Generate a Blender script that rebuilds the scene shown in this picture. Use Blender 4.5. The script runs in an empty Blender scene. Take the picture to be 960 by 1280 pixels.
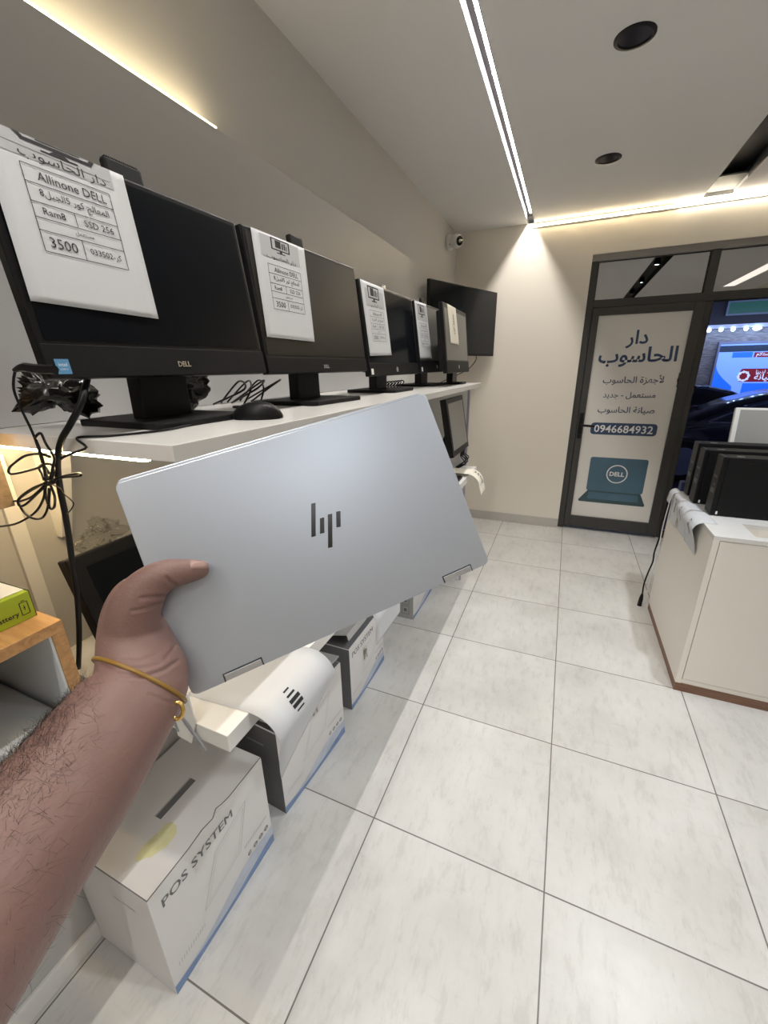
import bpy, bmesh, math, random
import numpy as np
from mathutils import Vector, Matrix
from mathutils.bvhtree import BVHTree
random.seed(7)
sc = bpy.context.scene
COL = sc.collection
R = math.radians

# ------------------------------------------------------------------ camera, world, exposure
FPX, YAW, PITCH, ROLL, HGT = 511.0, -.4119, -.3380, -.0187, 1.6
fw = Vector((math.sin(YAW)*math.cos(PITCH), math.cos(YAW)*math.cos(PITCH), math.sin(PITCH)))
rt0 = Vector((math.cos(YAW), -math.sin(YAW), 0)); up0 = rt0.cross(fw)
rt = rt0*math.cos(ROLL) + up0*math.sin(ROLL); up = up0*math.cos(ROLL) - rt0*math.sin(ROLL)
CAM = Vector((0, 0, HGT))
cd = bpy.data.cameras.new('camera'); cam = bpy.data.objects.new('camera', cd); COL.objects.link(cam)
cam.matrix_world = Matrix(((rt.x, up.x, -fw.x, 0), (rt.y, up.y, -fw.y, 0), (rt.z, up.z, -fw.z, HGT), (0, 0, 0, 1)))
cd.sensor_fit = 'VERTICAL'; cd.sensor_height = 24.0; cd.lens = 24.0*FPX/1280.0
cd.clip_start = .01; cd.clip_end = 100
sc.camera = cam
w = bpy.data.worlds.new('dusk'); sc.world = w; w.use_nodes = True
w.node_tree.nodes['Background'].inputs[0].default_value = (.06, .10, .30, 1)
w.node_tree.nodes['Background'].inputs[1].default_value = .12
sc.view_settings.view_transform = 'Standard'; sc.view_settings.look = 'None'
sc.view_settings.gamma = 1; sc.view_settings.use_curve_mapping = False
sc.view_settings.exposure = 0.10

LED_MAIN, LED_BACK, LED_PANEL, LED_SHELF = 205, 46, 24, 75       # strength of the strips
def area(name, loc, rot, sx, sy, power, col):
    l = bpy.data.lights.new(name, 'AREA'); l.shape = 'RECTANGLE'; l.size = sx; l.size_y = sy; l.energy = power; l.color = col
    o = bpy.data.objects.new(name, l); COL.objects.link(o); o.location = loc; o.rotation_euler = rot
    return o
# ceiling luminaires of the part of the shop behind the photographer
area('rear_ceiling_lamp', (.9, -.9, 2.70), (0, 0, 0), 1.2, .3, 3, (.93, .97, 1))
area('side_ceiling_lamp', (2.1, 1.5, 2.70), (0, 0, 0), .15, 2.6, 2, (1, .93, .83))
# unseen fill lights added outside, for the shop front and the nearest car
area('street_fill_light', (5.5, 11.6, 2.35), (R(60), 0, 0), 7, .25, 70, (.78, .83, 1))
area('street_fill_light', (2.5, 5.0, 3.6), (R(35), 0, 0), 2.0, .3, 10, (.55, .68, 1))  # added to bring out the near side and wheel of the car

def P(u, v, t):
    return CAM + (fw + rt*((u-480)/FPX) - up*((v-640)/FPX))*t
def pix(p):
    q = p - CAM; z = q.dot(fw)
    return 480 + FPX*q.dot(rt)/z, 640 - FPX*q.dot(up)/z, z
def onplane(u, v, axis, val):
    d = fw + rt*((u-480)/FPX) - up*((v-640)/FPX)
    t = (val - CAM[axis])/d[axis]
    return CAM + d*t

# ------------------------------------------------------------------ materials
MATS = {}
def mat(name, col, rough=.5, metal=0.0, var=0.0, scale=20.0, bump=0.0, bscale=200.0, emit=None, estr=0.0, spec=.5, sss=0.0, stretch=None):
    if name in MATS: return MATS[name]
    m = bpy.data.materials.new(name); m.use_nodes = True; nt = m.node_tree; N = nt.nodes; L = nt.links
    b = N['Principled BSDF']
    b.inputs['Base Color'].default_value = (*col, 1); b.inputs['Roughness'].default_value = rough
    b.inputs['Metallic'].default_value = metal; b.inputs['Specular IOR Level'].default_value = spec
    tc = N.new('ShaderNodeTexCoord')
    src = tc.outputs['Object']
    if stretch:
        mp = N.new('ShaderNodeMapping'); mp.inputs['Scale'].default_value = stretch; L.new(src, mp.inputs[0]); src = mp.outputs[0]
    n = N.new('ShaderNodeTexNoise'); n.inputs['Scale'].default_value = scale; n.inputs['Detail'].default_value = 5
    L.new(src, n.inputs['Vector'])
    mx = N.new('ShaderNodeMix'); mx.data_type = 'RGBA'
    v = var if var else .02
    mx.inputs[6].default_value = (*[max(0, c*(1-v)) for c in col], 1); mx.inputs[7].default_value = (*[min(1, c*(1+v)) for c in col], 1)
    L.new(n.outputs['Fac'], mx.inputs[0]); L.new(mx.outputs[2], b.inputs['Base Color'])
    if bump:
        n2 = N.new('ShaderNodeTexNoise'); n2.inputs['Scale'].default_value = bscale; L.new(src, n2.inputs['Vector'])
        bp = N.new('ShaderNodeBump'); bp.inputs['Strength'].default_value = bump; bp.inputs['Distance'].default_value = .002
        L.new(n2.outputs['Fac'], bp.inputs['Height']); L.new(bp.outputs[0], b.inputs['Normal'])
    if emit:
        b.inputs['Emission Color'].default_value = (*emit, 1); b.inputs['Emission Strength'].default_value = estr
    if sss:
        b.inputs['Subsurface Weight'].default_value = sss; b.inputs['Subsurface Radius'].default_value = (.012, .004, .002); b.inputs['Subsurface Scale'].default_value = .35
    MATS[name] = m
    return m
def glassmat(name, tint, refl, rough=0.0, crumple=0):
    m = bpy.data.materials.new(name); m.use_nodes = True; nt = m.node_tree; N = nt.nodes; L = nt.links
    N.remove(N['Principled BSDF']); out = N['Material Output']
    t = N.new('ShaderNodeBsdfTransparent'); t.inputs[0].default_value = (*tint, 1)
    g = N.new('ShaderNodeBsdfGlossy'); g.inputs['Roughness'].default_value = rough
    lw = N.new('ShaderNodeLayerWeight'); lw.inputs['Blend'].default_value = .5
    if crumple:
        tn = N.new('ShaderNodeTexNoise'); tn.inputs['Scale'].default_value = crumple; tn.inputs['Detail'].default_value = 3; tc = N.new('ShaderNodeTexCoord'); L.new(tc.outputs['Object'], tn.inputs['Vector'])
        bp = N.new('ShaderNodeBump'); bp.inputs['Strength'].default_value = 1; bp.inputs['Distance'].default_value = .012; L.new(tn.outputs['Fac'], bp.inputs['Height']); L.new(bp.outputs[0], g.inputs['Normal']); L.new(bp.outputs[0], lw.inputs['Normal'])
    ma = N.new('ShaderNodeMath'); ma.operation = 'MULTIPLY_ADD'; ma.inputs[1].default_value = .5; ma.inputs[2].default_value = refl; ma.use_clamp = True
    pw = N.new('ShaderNodeMath'); pw.operation = 'POWER'; pw.inputs[1].default_value = 4
    L.new(lw.outputs['Facing'], pw.inputs[0]); L.new(pw.outputs[0], ma.inputs[0])
    mx = N.new('ShaderNodeMixShader'); L.new(ma.outputs[0], mx.inputs[0]); L.new(t.outputs[0], mx.inputs[1]); L.new(g.outputs[0], mx.inputs[2])
    L.new(mx.outputs[0], out.inputs[0])
    MATS[name] = m
    return m
def floormat():
    m = bpy.data.materials.new('floor_tile'); m.use_nodes = True; nt = m.node_tree; N = nt.nodes; L = nt.links
    b = N['Principled BSDF']; b.inputs['Roughness'].default_value = .3
    tc = N.new('ShaderNodeTexCoord'); sp = N.new('ShaderNodeSeparateXYZ'); L.new(tc.outputs['Object'], sp.inputs[0])
    def M(op, a, c=None, d=None):
        x = N.new('ShaderNodeMath'); x.operation = op
        for i, q in enumerate((a, c, d)):
            if q is None: continue
            if isinstance(q, (int, float)): x.inputs[i].default_value = q
            else: L.new(q, x.inputs[i])
        return x.outputs[0]
    tx = M('DIVIDE', M('SUBTRACT', sp.outputs['X'], .118), .602); ty = M('DIVIDE', M('SUBTRACT', sp.outputs['Y'], .960), .5955)
    gx = M('ABSOLUTE', M('SUBTRACT', M('FRACT', M('ADD', tx, .5)), .5)); gy = M('ABSOLUTE', M('SUBTRACT', M('FRACT', M('ADD', ty, .5)), .5))
    g = M('LESS_THAN', M('MINIMUM', gx, gy), .0038)
    cx = N.new('ShaderNodeCombineXYZ'); L.new(M('FLOOR', tx), cx.inputs[0]); L.new(M('FLOOR', ty), cx.inputs[1])
    wn = N.new('ShaderNodeTexWhiteNoise'); wn.noise_dimensions = '3D'; L.new(cx.outputs[0], wn.inputs['Vector'])
    va = N.new('ShaderNodeVectorMath'); va.operation = 'MULTIPLY_ADD'; L.new(wn.outputs['Color'], va.inputs[0]); va.inputs[1].default_value = (40, 40, 40); L.new(tc.outputs['Object'], va.inputs[2])
    def noise(scale, detail, st=None, rough=.6):
        n = N.new('ShaderNodeTexNoise'); n.inputs['Scale'].default_value = scale; n.inputs['Detail'].default_value = detail; n.inputs['Roughness'].default_value = rough
        if st:
            mp = N.new('ShaderNodeMapping'); mp.inputs['Scale'].default_value = st; L.new(va.outputs[0], mp.inputs[0]); L.new(mp.outputs[0], n.inputs['Vector'])
        else: L.new(va.outputs[0], n.inputs['Vector'])
        return n.outputs['Fac']
    def ramp(f, stops):
        r = N.new('ShaderNodeValToRGB'); e = r.color_ramp.elements
        e[0].position, e[0].color = stops[0][0], (*stops[0][1], 1); e[1].position, e[1].color = stops[-1][0], (*stops[-1][1], 1)
        for p_, c_ in stops[1:-1]:
            x = e.new(p_); x.color = (*c_, 1)
        L.new(f, r.inputs[0]); return r.outputs[0]
    base = ramp(noise(2.6, 6), [(.3, (.57, .56, .54)), (.5, (.65, .64, .62)), (.7, (.71, .70, .685))])
    scr = ramp(noise(9, 9, (3.2, 1.0, 1), .75), [(.40, (.66, .65, .63)), (.47, (.93, .93, .93)), (.56, (1, 1, 1))])
    streak = ramp(noise(5, 8, (1.0, 4.0, 1), .8), [(.33, (.70, .69, .68)), (.42, (.97, .97, .97)), (.6, (1, 1, 1))])
    def mul(a, c, f=1.0):
        x = N.new('ShaderNodeMix'); x.data_type = 'RGBA'; x.blend_type = 'MULTIPLY'; x.inputs[0].default_value = f; L.new(a, x.inputs[6]); L.new(c, x.inputs[7]); return x.outputs[2]
    c = mul(mul(base, scr, .30), streak, .28)
    mx = N.new('ShaderNodeMix'); mx.data_type = 'RGBA'; L.new(g, mx.inputs[0]); L.new(c, mx.inputs[6]); mx.inputs[7].default_value = (.17, .15, .14, 1)
    L.new(mx.outputs[2], b.inputs['Base Color'])
    L.new(M('MULTIPLY_ADD', noise(12, 4), .25, .22), b.inputs['Roughness'])
    bp = N.new('ShaderNodeBump'); bp.inputs['Strength'].default_value = .4; bp.inputs['Distance'].default_value = .002; L.new(M('SUBTRACT', 1.0, g), bp.inputs['Height']); L.new(bp.outputs[0], b.inputs['Normal'])
    return m
def wood(name, c1, c2, scale=(1, 14, 14), rough=.45):
    m = bpy.data.materials.new(name); m.use_nodes = True; nt = m.node_tree; N = nt.nodes; L = nt.links; b = N['Principled BSDF']; b.inputs['Roughness'].default_value = rough
    tc = N.new('ShaderNodeTexCoord'); mp = N.new('ShaderNodeMapping'); mp.inputs['Scale'].default_value = scale; L.new(tc.outputs['Object'], mp.inputs[0])
    n = N.new('ShaderNodeTexNoise'); n.inputs['Scale'].default_value = 6; n.inputs['Detail'].default_value = 8; n.inputs['Distortion'].default_value = .6; L.new(mp.outputs[0], n.inputs['Vector'])
    r = N.new('ShaderNodeValToRGB'); r.color_ramp.elements[0].position = .35; r.color_ramp.elements[0].color = (*c1, 1); r.color_ramp.elements[1].position = .68; r.color_ramp.elements[1].color = (*c2, 1)
    L.new(n.outputs['Fac'], r.inputs[0]); L.new(r.outputs[0], b.inputs['Base Color'])
    MATS[name] = m
    return m
FLOOR = floormat()
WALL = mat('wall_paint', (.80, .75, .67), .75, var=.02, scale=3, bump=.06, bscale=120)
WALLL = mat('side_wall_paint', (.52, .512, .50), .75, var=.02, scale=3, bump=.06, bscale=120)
CEIL = mat('ceiling_paint', (.74, .73, .72), .85, var=.015, scale=3, bump=.06, bscale=150)
SKIRT = mat('skirting_tile', (.50, .48, .45), .4, var=.08, scale=9)
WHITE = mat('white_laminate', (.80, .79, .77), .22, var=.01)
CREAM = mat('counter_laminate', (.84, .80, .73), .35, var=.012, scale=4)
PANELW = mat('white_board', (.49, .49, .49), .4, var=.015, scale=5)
ALU = mat('grey_aluminium', (.055, .054, .052), .42, .3, var=.06)
ALUD = mat('dark_gasket', (.02, .02, .022), .6)
BLACK = mat('black_plastic', (.007, .007, .008), .38, var=.1, spec=.22)
BLACKM = mat('black_matte', (.008, .008, .009), .55, var=.1, bump=.05, spec=.2)
SCREEN = mat('dark_screen', (.003, .004, .006), .3, var=.02, spec=.10)
SCREENG = mat('glossy_screen', (.006, .008, .011), .1, var=.02, spec=.3)
SCREENM = mat('reflection_grey_screen', (.13, .13, .12), .32, var=.02, spec=.6)  # reflection on the dark screens put into a grey base colour
CHROME = mat('polished_metal', (.85, .85, .86), .12, 1.0)
PAPER = mat('paper', (.60, .615, .645), .8, var=.012, scale=6)
PAPERC = mat('cream_paper', (.80, .76, .66), .8, var=.012, scale=6)
INK = mat('ink', (.012, .012, .016), .7)
INKG = mat('grey_ink', (.45, .46, .48), .8)
SILVER = mat('silver_aluminium', (.545, .58, .64), .36, .78, var=.008, scale=600)
SILVERD = mat('silver_base', (.40, .42, .46), .4, .6)
LOGOD = mat('mirror_logo', (.10, .10, .10), .18, .9)
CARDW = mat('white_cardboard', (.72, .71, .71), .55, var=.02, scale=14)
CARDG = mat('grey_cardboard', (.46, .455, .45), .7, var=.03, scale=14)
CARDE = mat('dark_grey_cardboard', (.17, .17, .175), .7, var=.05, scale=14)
CARDD = mat('dark_print', (.16, .16, .17), .7)
BLUEB = mat('blue_print', (.20, .29, .50), .6, var=.35, scale=18)
BLUEL = mat('pale_blue_print', (.52, .57, .66), .6, var=.25, scale=14)
LINEG = mat('grey_print', (.48, .48, .50), .7)
YELST = mat('yellow_stain', (.68, .66, .38), .7, var=.1, scale=60)
OAK = wood('oak', (.36, .19, .075), (.50, .29, .125))
OAKD = wood('brown_wood', (.17, .085, .05), (.25, .135, .08))
CUBIN = mat('blue_grey_laminate', (.62, .67, .72), .5, var=.03)
NAVY = mat('navy_print', (.035, .07, .15), .5)
PICB = mat('picture_blue', (.07, .145, .21), .4, var=.25, scale=4)
PICD = mat('picture_dark', (.045, .085, .10), .4, var=.15)
SIGNW = mat('sign_vinyl', (.76, .74, .71), .5, var=.015, scale=4)
GREENB = mat('green_carton', (.30, .40, .02), .5, var=.04)
STICKB = mat('blue_sticker', (.10, .28, .50), .35, var=.1)
WHITEP = mat('white_ink', (.82, .82, .82), .6)
GOLD = mat('gold_bead', (.75, .50, .16), .25, .9)
BAND = mat('yellow_rubber', (.27, .15, .025), .4, sss=.1)
SKIN = mat('skin', (.215, .122, .102), .5, var=.16, scale=28, bump=.18, bscale=420, sss=.12)
NAIL = mat('nail', (.36, .22, .19), .25)
HAIR = mat('dark_hair', (.025, .018, .014), .5)
LEDM = mat('led_white', (1, 1, 1), .5, emit=(1, .955, .89), estr=LED_MAIN)
LEDB = mat('led_warm', (1, 1, 1), .5, emit=(1, .80, .50), estr=LED_BACK)
LEDP = mat('led_panel', (1, 1, 1), .5, emit=(1, .80, .46), estr=LED_PANEL)
LEDS = mat('led_shelf', (1, 1, 1), .5, emit=(1, .74, .38), estr=LED_SHELF)
GLASS = glassmat('clear_glass', (.78, .82, .95), .008)
TGLASS = glassmat('mirror_tint_glass', (.08, .08, .09), .62)
PLASTIC = glassmat('clear_wrap', (.86, .855, .84), .05, .10, 60)
DWRAP = mat('dark_wrap', (.012, .011, .010), .16, var=.5, scale=30, bump=1.0, bscale=38, spec=.6)

# ------------------------------------------------------------------ mesh helpers
class MB:
    def __init__(s): s.bm = bmesh.new()
    def add(s, verts, faces, M=None):
        vs = [s.bm.verts.new((M @ Vector(v)) if M is not None else v) for v in verts]
        for f in faces:
            try: s.bm.faces.new([vs[i] for i in f])
            except ValueError: pass
        return s
    def box(s, a, b, M=None, bev=0.0, seg=2):
        x0, y0, z0 = a; x1, y1, z1 = b
        t = bmesh.new()
        bmesh.ops.create_cube(t, size=1)
        for v in t.verts: v.co = Vector(((x0+x1)/2 + v.co.x*(x1-x0), (y0+y1)/2 + v.co.y*(y1-y0), (z0+z1)/2 + v.co.z*(z1-z0)))
        if bev: bmesh.ops.bevel(t, geom=list(t.edges), offset=bev, segments=seg, profile=.5, affect='EDGES')
        s.merge(t, M); return s
    def merge(s, t, M=None):
        if M is not None: t.transform(M)
        me = bpy.data.meshes.new('t'); t.to_mesh(me); t.free(); s.bm.from_mesh(me); bpy.data.meshes.remove(me)
    def prism(s, poly, z0, z1, M=None, bev=0.0):
        n = len(poly); t = bmesh.new()
        a = [t.verts.new((x, y, z0)) for x, y in poly]; b = [t.verts.new((x, y, z1)) for x, y in poly]
        t.faces.new(a[::-1]); t.faces.new(b)
        for i in range(n): t.faces.new((a[i], a[(i+1) % n], b[(i+1) % n], b[i]))
        bmesh.ops.recalc_face_normals(t, faces=list(t.faces))
        if bev: bmesh.ops.bevel(t, geom=list(t.edges), offset=bev, segments=2, profile=.5, affect='EDGES')
        s.merge(t, M); return s
    def lathe(s, prof, M=None, n=32):
        v = []; f = []
        for r_, z in prof:
            for k in range(n): v.append((r_*math.cos(2*math.pi*k/n), r_*math.sin(2*math.pi*k/n), z))
        for i in range(len(prof)-1):
            for k in range(n): f.append((i*n+k, i*n+(k+1) % n, (i+1)*n+(k+1) % n, (i+1)*n+k))
        f.append(tuple(range(n))[::-1]); f.append(tuple(range((len(prof)-1)*n, len(prof)*n)))
        return s.add(v, f, M)
    def tube(s, pts, r, n=8, sub=6, closed=False, radii=None):
        pts = [Vector(p) for p in pts]
        if sub > 1: pts, radii = catmull(pts, sub, closed, radii)
        m = len(pts); v = []; f = []; prev = None
        for i, p in enumerate(pts):
            if closed: t = pts[(i+1) % m] - pts[i-1]
            else: t = pts[min(i+1, m-1)] - pts[max(i-1, 0)]
            t.normalize()
            if prev is None: prev = t.orthogonal().normalized()
            prev = (prev - t*prev.dot(t)).normalized(); q = t.cross(prev)
            rr = radii[i] if radii else r
            for k in range(n):
                a = 2*math.pi*k/n; v.append(p + (prev*math.cos(a) + q*math.sin(a))*rr)
        for i in range(m if closed else m-1):
            j = (i+1) % m
            for k in range(n): f.append((i*n+k, i*n+(k+1) % n, j*n+(k+1) % n, j*n+k))
        if not closed: f.append(tuple(range(n))[::-1]); f.append(tuple(range((m-1)*n, m*n)))
        return s.add(v, f)
    def grid(s, nu, nv, fn, thick=0.0, flip=False):
        v = []; f = []
        for j in range(nv+1):
            for i in range(nu+1): v.append(fn(i/nu, j/nv))
        for j in range(nv):
            for i in range(nu):
                a = j*(nu+1)+i; q = (a, a+1, a+nu+2, a+nu+1); f.append(q[::-1] if flip else q)
        t = bmesh.new(); vs = [t.verts.new(x) for x in v]
        for q in f: t.faces.new([vs[i] for i in q])
        if thick:
            t.normal_update(); bmesh.ops.solidify(t, geom=list(t.faces), thickness=thick)
        s.merge(t); return s
    def text(s, body, size=1, width=None, height=None, at=(0, 0), off=0.0, res=2, M=None, fn=None, z=0.0, ext=0.0, shear=0.0, arabic=False):
        t = text_bm(ar(body) if arabic else body, res, off)
        xs = [q.co.x for q in t.verts]; ys = [q.co.y for q in t.verts]
        x0, x1, y0, y1 = min(xs), max(xs), min(ys), max(ys)
        k = size
        if width: k = width/(x1-x0)
        ky = height/(y1-y0) if height else k
        if height and not width: k = ky
        for q in t.verts:
            x = (q.co.x-(x0+x1)/2)*k; y = (q.co.y-(y0+y1)/2)*ky
            q.co = Vector((at[0]+x+shear*y, at[1]+y, z))
        if fn:
            for q in t.verts: q.co = fn(q.co.x, q.co.y)
        s.merge(t, M); return s
    def build(s, name, m, parent=None, smooth=False, recalc=True):
        if recalc: bmesh.ops.recalc_face_normals(s.bm, faces=list(s.bm.faces))
        me = bpy.data.meshes.new(name); s.bm.to_mesh(me); s.bm.free()
        for mm in (m if isinstance(m, (list, tuple)) else [m]): me.materials.append(mm)
        o = bpy.data.objects.new(name, me); COL.objects.link(o)
        if smooth:
            for p_ in me.polygons: p_.use_smooth = True
            if smooth != True:
                me.set_sharp_from_angle(angle=R(smooth))
        if parent is not None:
            o.parent = parent; o.matrix_parent_inverse = WM[parent.name].inverted() if parent.name in WM else Matrix()
        return o
def catmull(pts, sub, closed, radii):
    n = len(pts); out = []; ro = [] if radii else None
    segs = n if closed else n-1
    for i in range(segs):
        g = lambda k: pts[k % n] if closed else pts[min(max(k, 0), n-1)]
        p0, p1, p2, p3 = g(i-1), g(i), g(i+1), g(i+2)
        for j in range(sub):
            t = j/sub
            out.append(.5*((2*p1) + (p2-p0)*t + (2*p0-5*p1+4*p2-p3)*t*t + (3*p1-p0-3*p2+p3)*t**3))
            if radii: ro.append(radii[i]*(1-t) + radii[(i+1) % n]*t)
    if not closed:
        out.append(pts[-1])
        if radii: ro.append(radii[-1])
    return out, ro
_TC = {}
def text_bm(body, res, off):
    key = (body, res, off)
    if key not in _TC:
        c = bpy.data.curves.new('t', 'FONT'); c.body = body; c.resolution_u = res; c.offset = off; c.size = 1
        o = bpy.data.objects.new('t', c); COL.objects.link(o)
        dg = bpy.context.evaluated_depsgraph_get(); me = bpy.data.meshes.new_from_object(o.evaluated_get(dg))
        bpy.data.objects.remove(o); bpy.data.curves.remove(c); _TC[key] = me
    t = bmesh.new(); t.from_mesh(_TC[key]); return t
# Arabic letters: isolated, final, initial, medial presentation forms
def _f(iso, dual=True): return tuple(chr(iso+i) for i in range(4)) if dual else (chr(iso), chr(iso+1), None, None)
FORMS = {'ا': _f(0xFE8D, False), 'أ': _f(0xFE83, False), 'ب': _f(0xFE8F), 'ت': _f(0xFE95), 'ة': _f(0xFE93, False), 'ج': _f(0xFE9D), 'ح': _f(0xFEA1),
         'د': _f(0xFEA9, False), 'ر': _f(0xFEAD, False), 'ز': _f(0xFEAF, False), 'س': _f(0xFEB1), 'ص': _f(0xFEB9), 'ع': _f(0xFEC9), 'ك': _f(0xFED9),
         'ل': _f(0xFEDD), 'م': _f(0xFEE1), 'ن': _f(0xFEE5), 'ه': _f(0xFEE9), 'و': _f(0xFEED, False), 'ي': _f(0xFEF1), 'ﻻ': (chr(0xFEFB), chr(0xFEFC), None, None), 'ﻷ': (chr(0xFEF7), chr(0xFEF8), None, None)}
def ar(s):
    s = s.replace('لا', 'ﻻ').replace('لأ', 'ﻷ'); out = []
    for i, ch in enumerate(s):
        if ch not in FORMS: out.append(ch); continue
        p_ = s[i-1] if i else ''; n_ = s[i+1] if i+1 < len(s) else ''
        jp = p_ in FORMS and FORMS[p_][2] is not None; jn = n_ in FORMS and FORMS[ch][2] is not None
        out.append(FORMS[ch][3 if jp and jn else 1 if jp else 2 if jn else 0])
    # right-to-left order, digit runs kept as they are
    res = []; run = ''
    for ch in reversed(out):
        if ch.isdigit(): run = ch + run
        else: res.append(run); run = ''; res.append(ch)
    res.append(run)
    return ''.join(res)
WM = {}
def tag(o, label, cat, group=None, kind=None):
    if label: o['label'] = label
    if cat: o['category'] = cat
    if group: o['group'] = group
    if kind: o['kind'] = kind
    return o
def thing(name, label, cat, loc, group=None):
    o = bpy.data.objects.new(name, None); COL.objects.link(o); o.location = loc; o.empty_display_size = .05
    WM[o.name] = Matrix.Translation(Vector(loc))
    return tag(o, label, cat, group)
def root(o):
    WM[o.name] = Matrix(); return o
def struct(name, mb, m, parent=None, smooth=False):
    o = mb.build(name, m, parent, smooth)
    if parent is None: o['kind'] = 'structure'; root(o)
    return o
def frame(orig, x, y):
    x = Vector(x).normalized(); y = Vector(y); y = (y - x*y.dot(x)).normalized(); z = x.cross(y); o = Vector(orig)
    return Matrix(((x.x, y.x, z.x, o.x), (x.y, y.y, z.y, o.y), (x.z, y.z, z.z, o.z), (0, 0, 0, 1)))
def line(mb, a, b, wd, fn=None, M=None, z=0.0, n=1):
    a = Vector((*a, 0)); b = Vector((*b, 0)); d = (b-a).normalized(); q = Vector((-d.y, d.x, 0))*wd/2
    for k in range(n):
        p0 = a + (b-a)*k/n; p1 = a + (b-a)*(k+1)/n
        vs = [p0-q, p1-q, p1+q, p0+q]
        vs = [fn(v.x, v.y) if fn else Vector((v.x, v.y, z)) for v in vs]
        mb.add(vs, [(0, 1, 2, 3)], M)

# ------------------------------------------------------------------ the room
XL, XR, YB, YF, ZC = -1.11, 2.7, 4.355, -2.0, 2.765
DX0, DX1, DZ = .067, 2.45, 2.475            # shop-front opening in the back wall
struct('floor', MB().box((XL-.2, YF-.2, -.1), (XR+.2, YB+.32, 0)), FLOOR)
c = MB()
c.box((XL-.2, YF-.2, ZC), (-.488, YB+.2, 2.95)); c.box((-.488, YF-.2, 2.815), (-.428, YB+.2, 2.95))
c.box((-.428, YF-.2, ZC), (.762, YB+.2, 2.95)); c.box((.948, YF-.2, ZC), (XR+.2, YB+.2, 2.95)); c.box((.762, YF-.2, 2.86), (.948, YB+.2, 2.95)); c.box((.762, 4.33, ZC), (.948, YB+.2, 2.86))
struct('ceiling', c, CEIL)
ch = MB(); ch.box((-.4878, YF, ZC+.001), (-.4858, YB-.004, 2.8148)); ch.box((-.4858, YF, 2.8146), (-.4302, YB-.004, 2.8149)); ch.box((-.4302, YF, ZC+.001), (-.4282, YB-.004, 2.8148))
struct('trim_6', ch, mat('channel_grey', (.10, .095, .10), .7))
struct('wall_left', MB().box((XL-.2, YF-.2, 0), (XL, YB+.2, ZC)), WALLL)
b = MB(); b.box((XL, YB, 0), (DX0, YB+.2, ZC)); b.box((DX0, YB, DZ), (DX1, YB+.2, ZC)); b.box((DX1, YB, 0), (XR, YB+.2, ZC))
struct('wall_back', b, WALL)
struct('wall_right', MB().box((XR, YF-.2, 0), (XR+.2, YB+.2, ZC)), WALL)
struct('wall_front', MB().box((XL, YF-.2, 0), (XR, YF, ZC)), WALL)
b = MB(); b.box((XL, YB-.012, 0), (-.30, YB, .097), bev=.002); b.box((-.298, YB-.012, 0), (DX0-.002, YB, .097), bev=.002)
struct('baseboard_back', b, SKIRT)
struct('baseboard_left', MB().box((XL, YF, 0), (XL+.012, YB-.012, .07), bev=.002), WHITE)
# raised white backing board behind the monitors
ZSH = 1.4985
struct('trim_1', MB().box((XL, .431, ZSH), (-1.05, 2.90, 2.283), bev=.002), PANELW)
struct('trim_2', MB().box((XL, .445, .09), (XL+.012, .475, 1.44), bev=.001), WHITE)

# shop front: frame, transom lights, leaf and clear pane
YD = 4.385
t = MB()
for a, b_ in (((DX0, YD, 0), (DX0+.055, YD+.09, 2.425)), ((DX0+.055, YD, 2.065), (DX1, YD+.09, 2.125)),
              ((.912, YD, 2.125), (.972, YD+.09, 2.425)), ((.945, YD+.03, 0), (.995, YD+.09, 2.065)), ((.995, YD+.02, 0), (DX1, YD+.09, .06)), ((DX1-.06, YD, .06), (DX1, YD+.09, 2.065)), ((.972+.62, YD, 2.125), (.972+.68, YD+.09, 2.425))):
    t.box(a, b_, bev=.003)
struct('trim_3', t, ALU)
struct('trim_7', MB().box((DX0, YD-.012, 2.4255), (DX1, YD+.09, DZ), bev=.003), mat('led_lit_head_profile', (.30, .29, .275), .45, .2))  # same aluminium as the frame; LED light on it put into the paler grey
def pane(name, x0, x1, z0, z1, m, y):
    o = struct(name, MB().box((x0, y, z0), (x1, y+.006, z1)), m)
    g = MB()
    for a, b_ in (((x0, y-.01, z0), (x0+.006, y+.016, z1)), ((x1-.006, y-.01, z0), (x1, y+.016, z1)), ((x0+.006, y-.01, z0), (x1-.006, y+.016, z0+.006)), ((x0+.006, y-.01, z1-.006), (x1-.006, y+.016, z1))): g.box(a, b_)
    g.build('window_gasket', ALUD, o)
pane('window_1', .122, .912, 2.125, 2.425, TGLASS, YD+.035)
pane('window_2', .972, 1.592, 2.125, 2.425, TGLASS, YD+.035)
pane('window_3', .995, DX1-.06, .06, 2.065, GLASS, YD+.05)
# door leaf
d = root(bpy.data.objects.new('door_1', None)); COL.objects.link(d); d['kind'] = 'structure'; d.location = (.13, YD, .02); WM['door_1'] = Matrix.Translation((.13, YD, .02))
lf = MB(); y0, y1 = YD-.012, YD+.045
for a, b_ in (((.124, y0, .03), (.18, y1, 2.062)), ((.868, y0, .03), (.944, y1, 2.062)), ((.18, y0, .03), (.868, y1, .145)), ((.18, y0, 2.0), (.868, y1, 2.062))): lf.box(a, b_, bev=.004)
lf.build('door_frame', ALU, d)
MB().box((.18, YD+.008, .145), (.868, YD+.016, 2.0)).build('sign_film', SIGNW, d)
DM = frame((0, YD+.0075, 0), (1, 0, 0), (0, 0, 1))
s_ = MB()
s_.text('دار', width=.165, at=(.505, 1.80), off=.022, M=DM, arabic=True, res=3)
s_.text('الحاسوب', width=.60, at=(.525, 1.655), off=.022, M=DM, arabic=True, res=3)
s_.text('لأجهزة الحاسوب', width=.475, at=(.525, 1.462), off=.012, M=DM, arabic=True)
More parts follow.
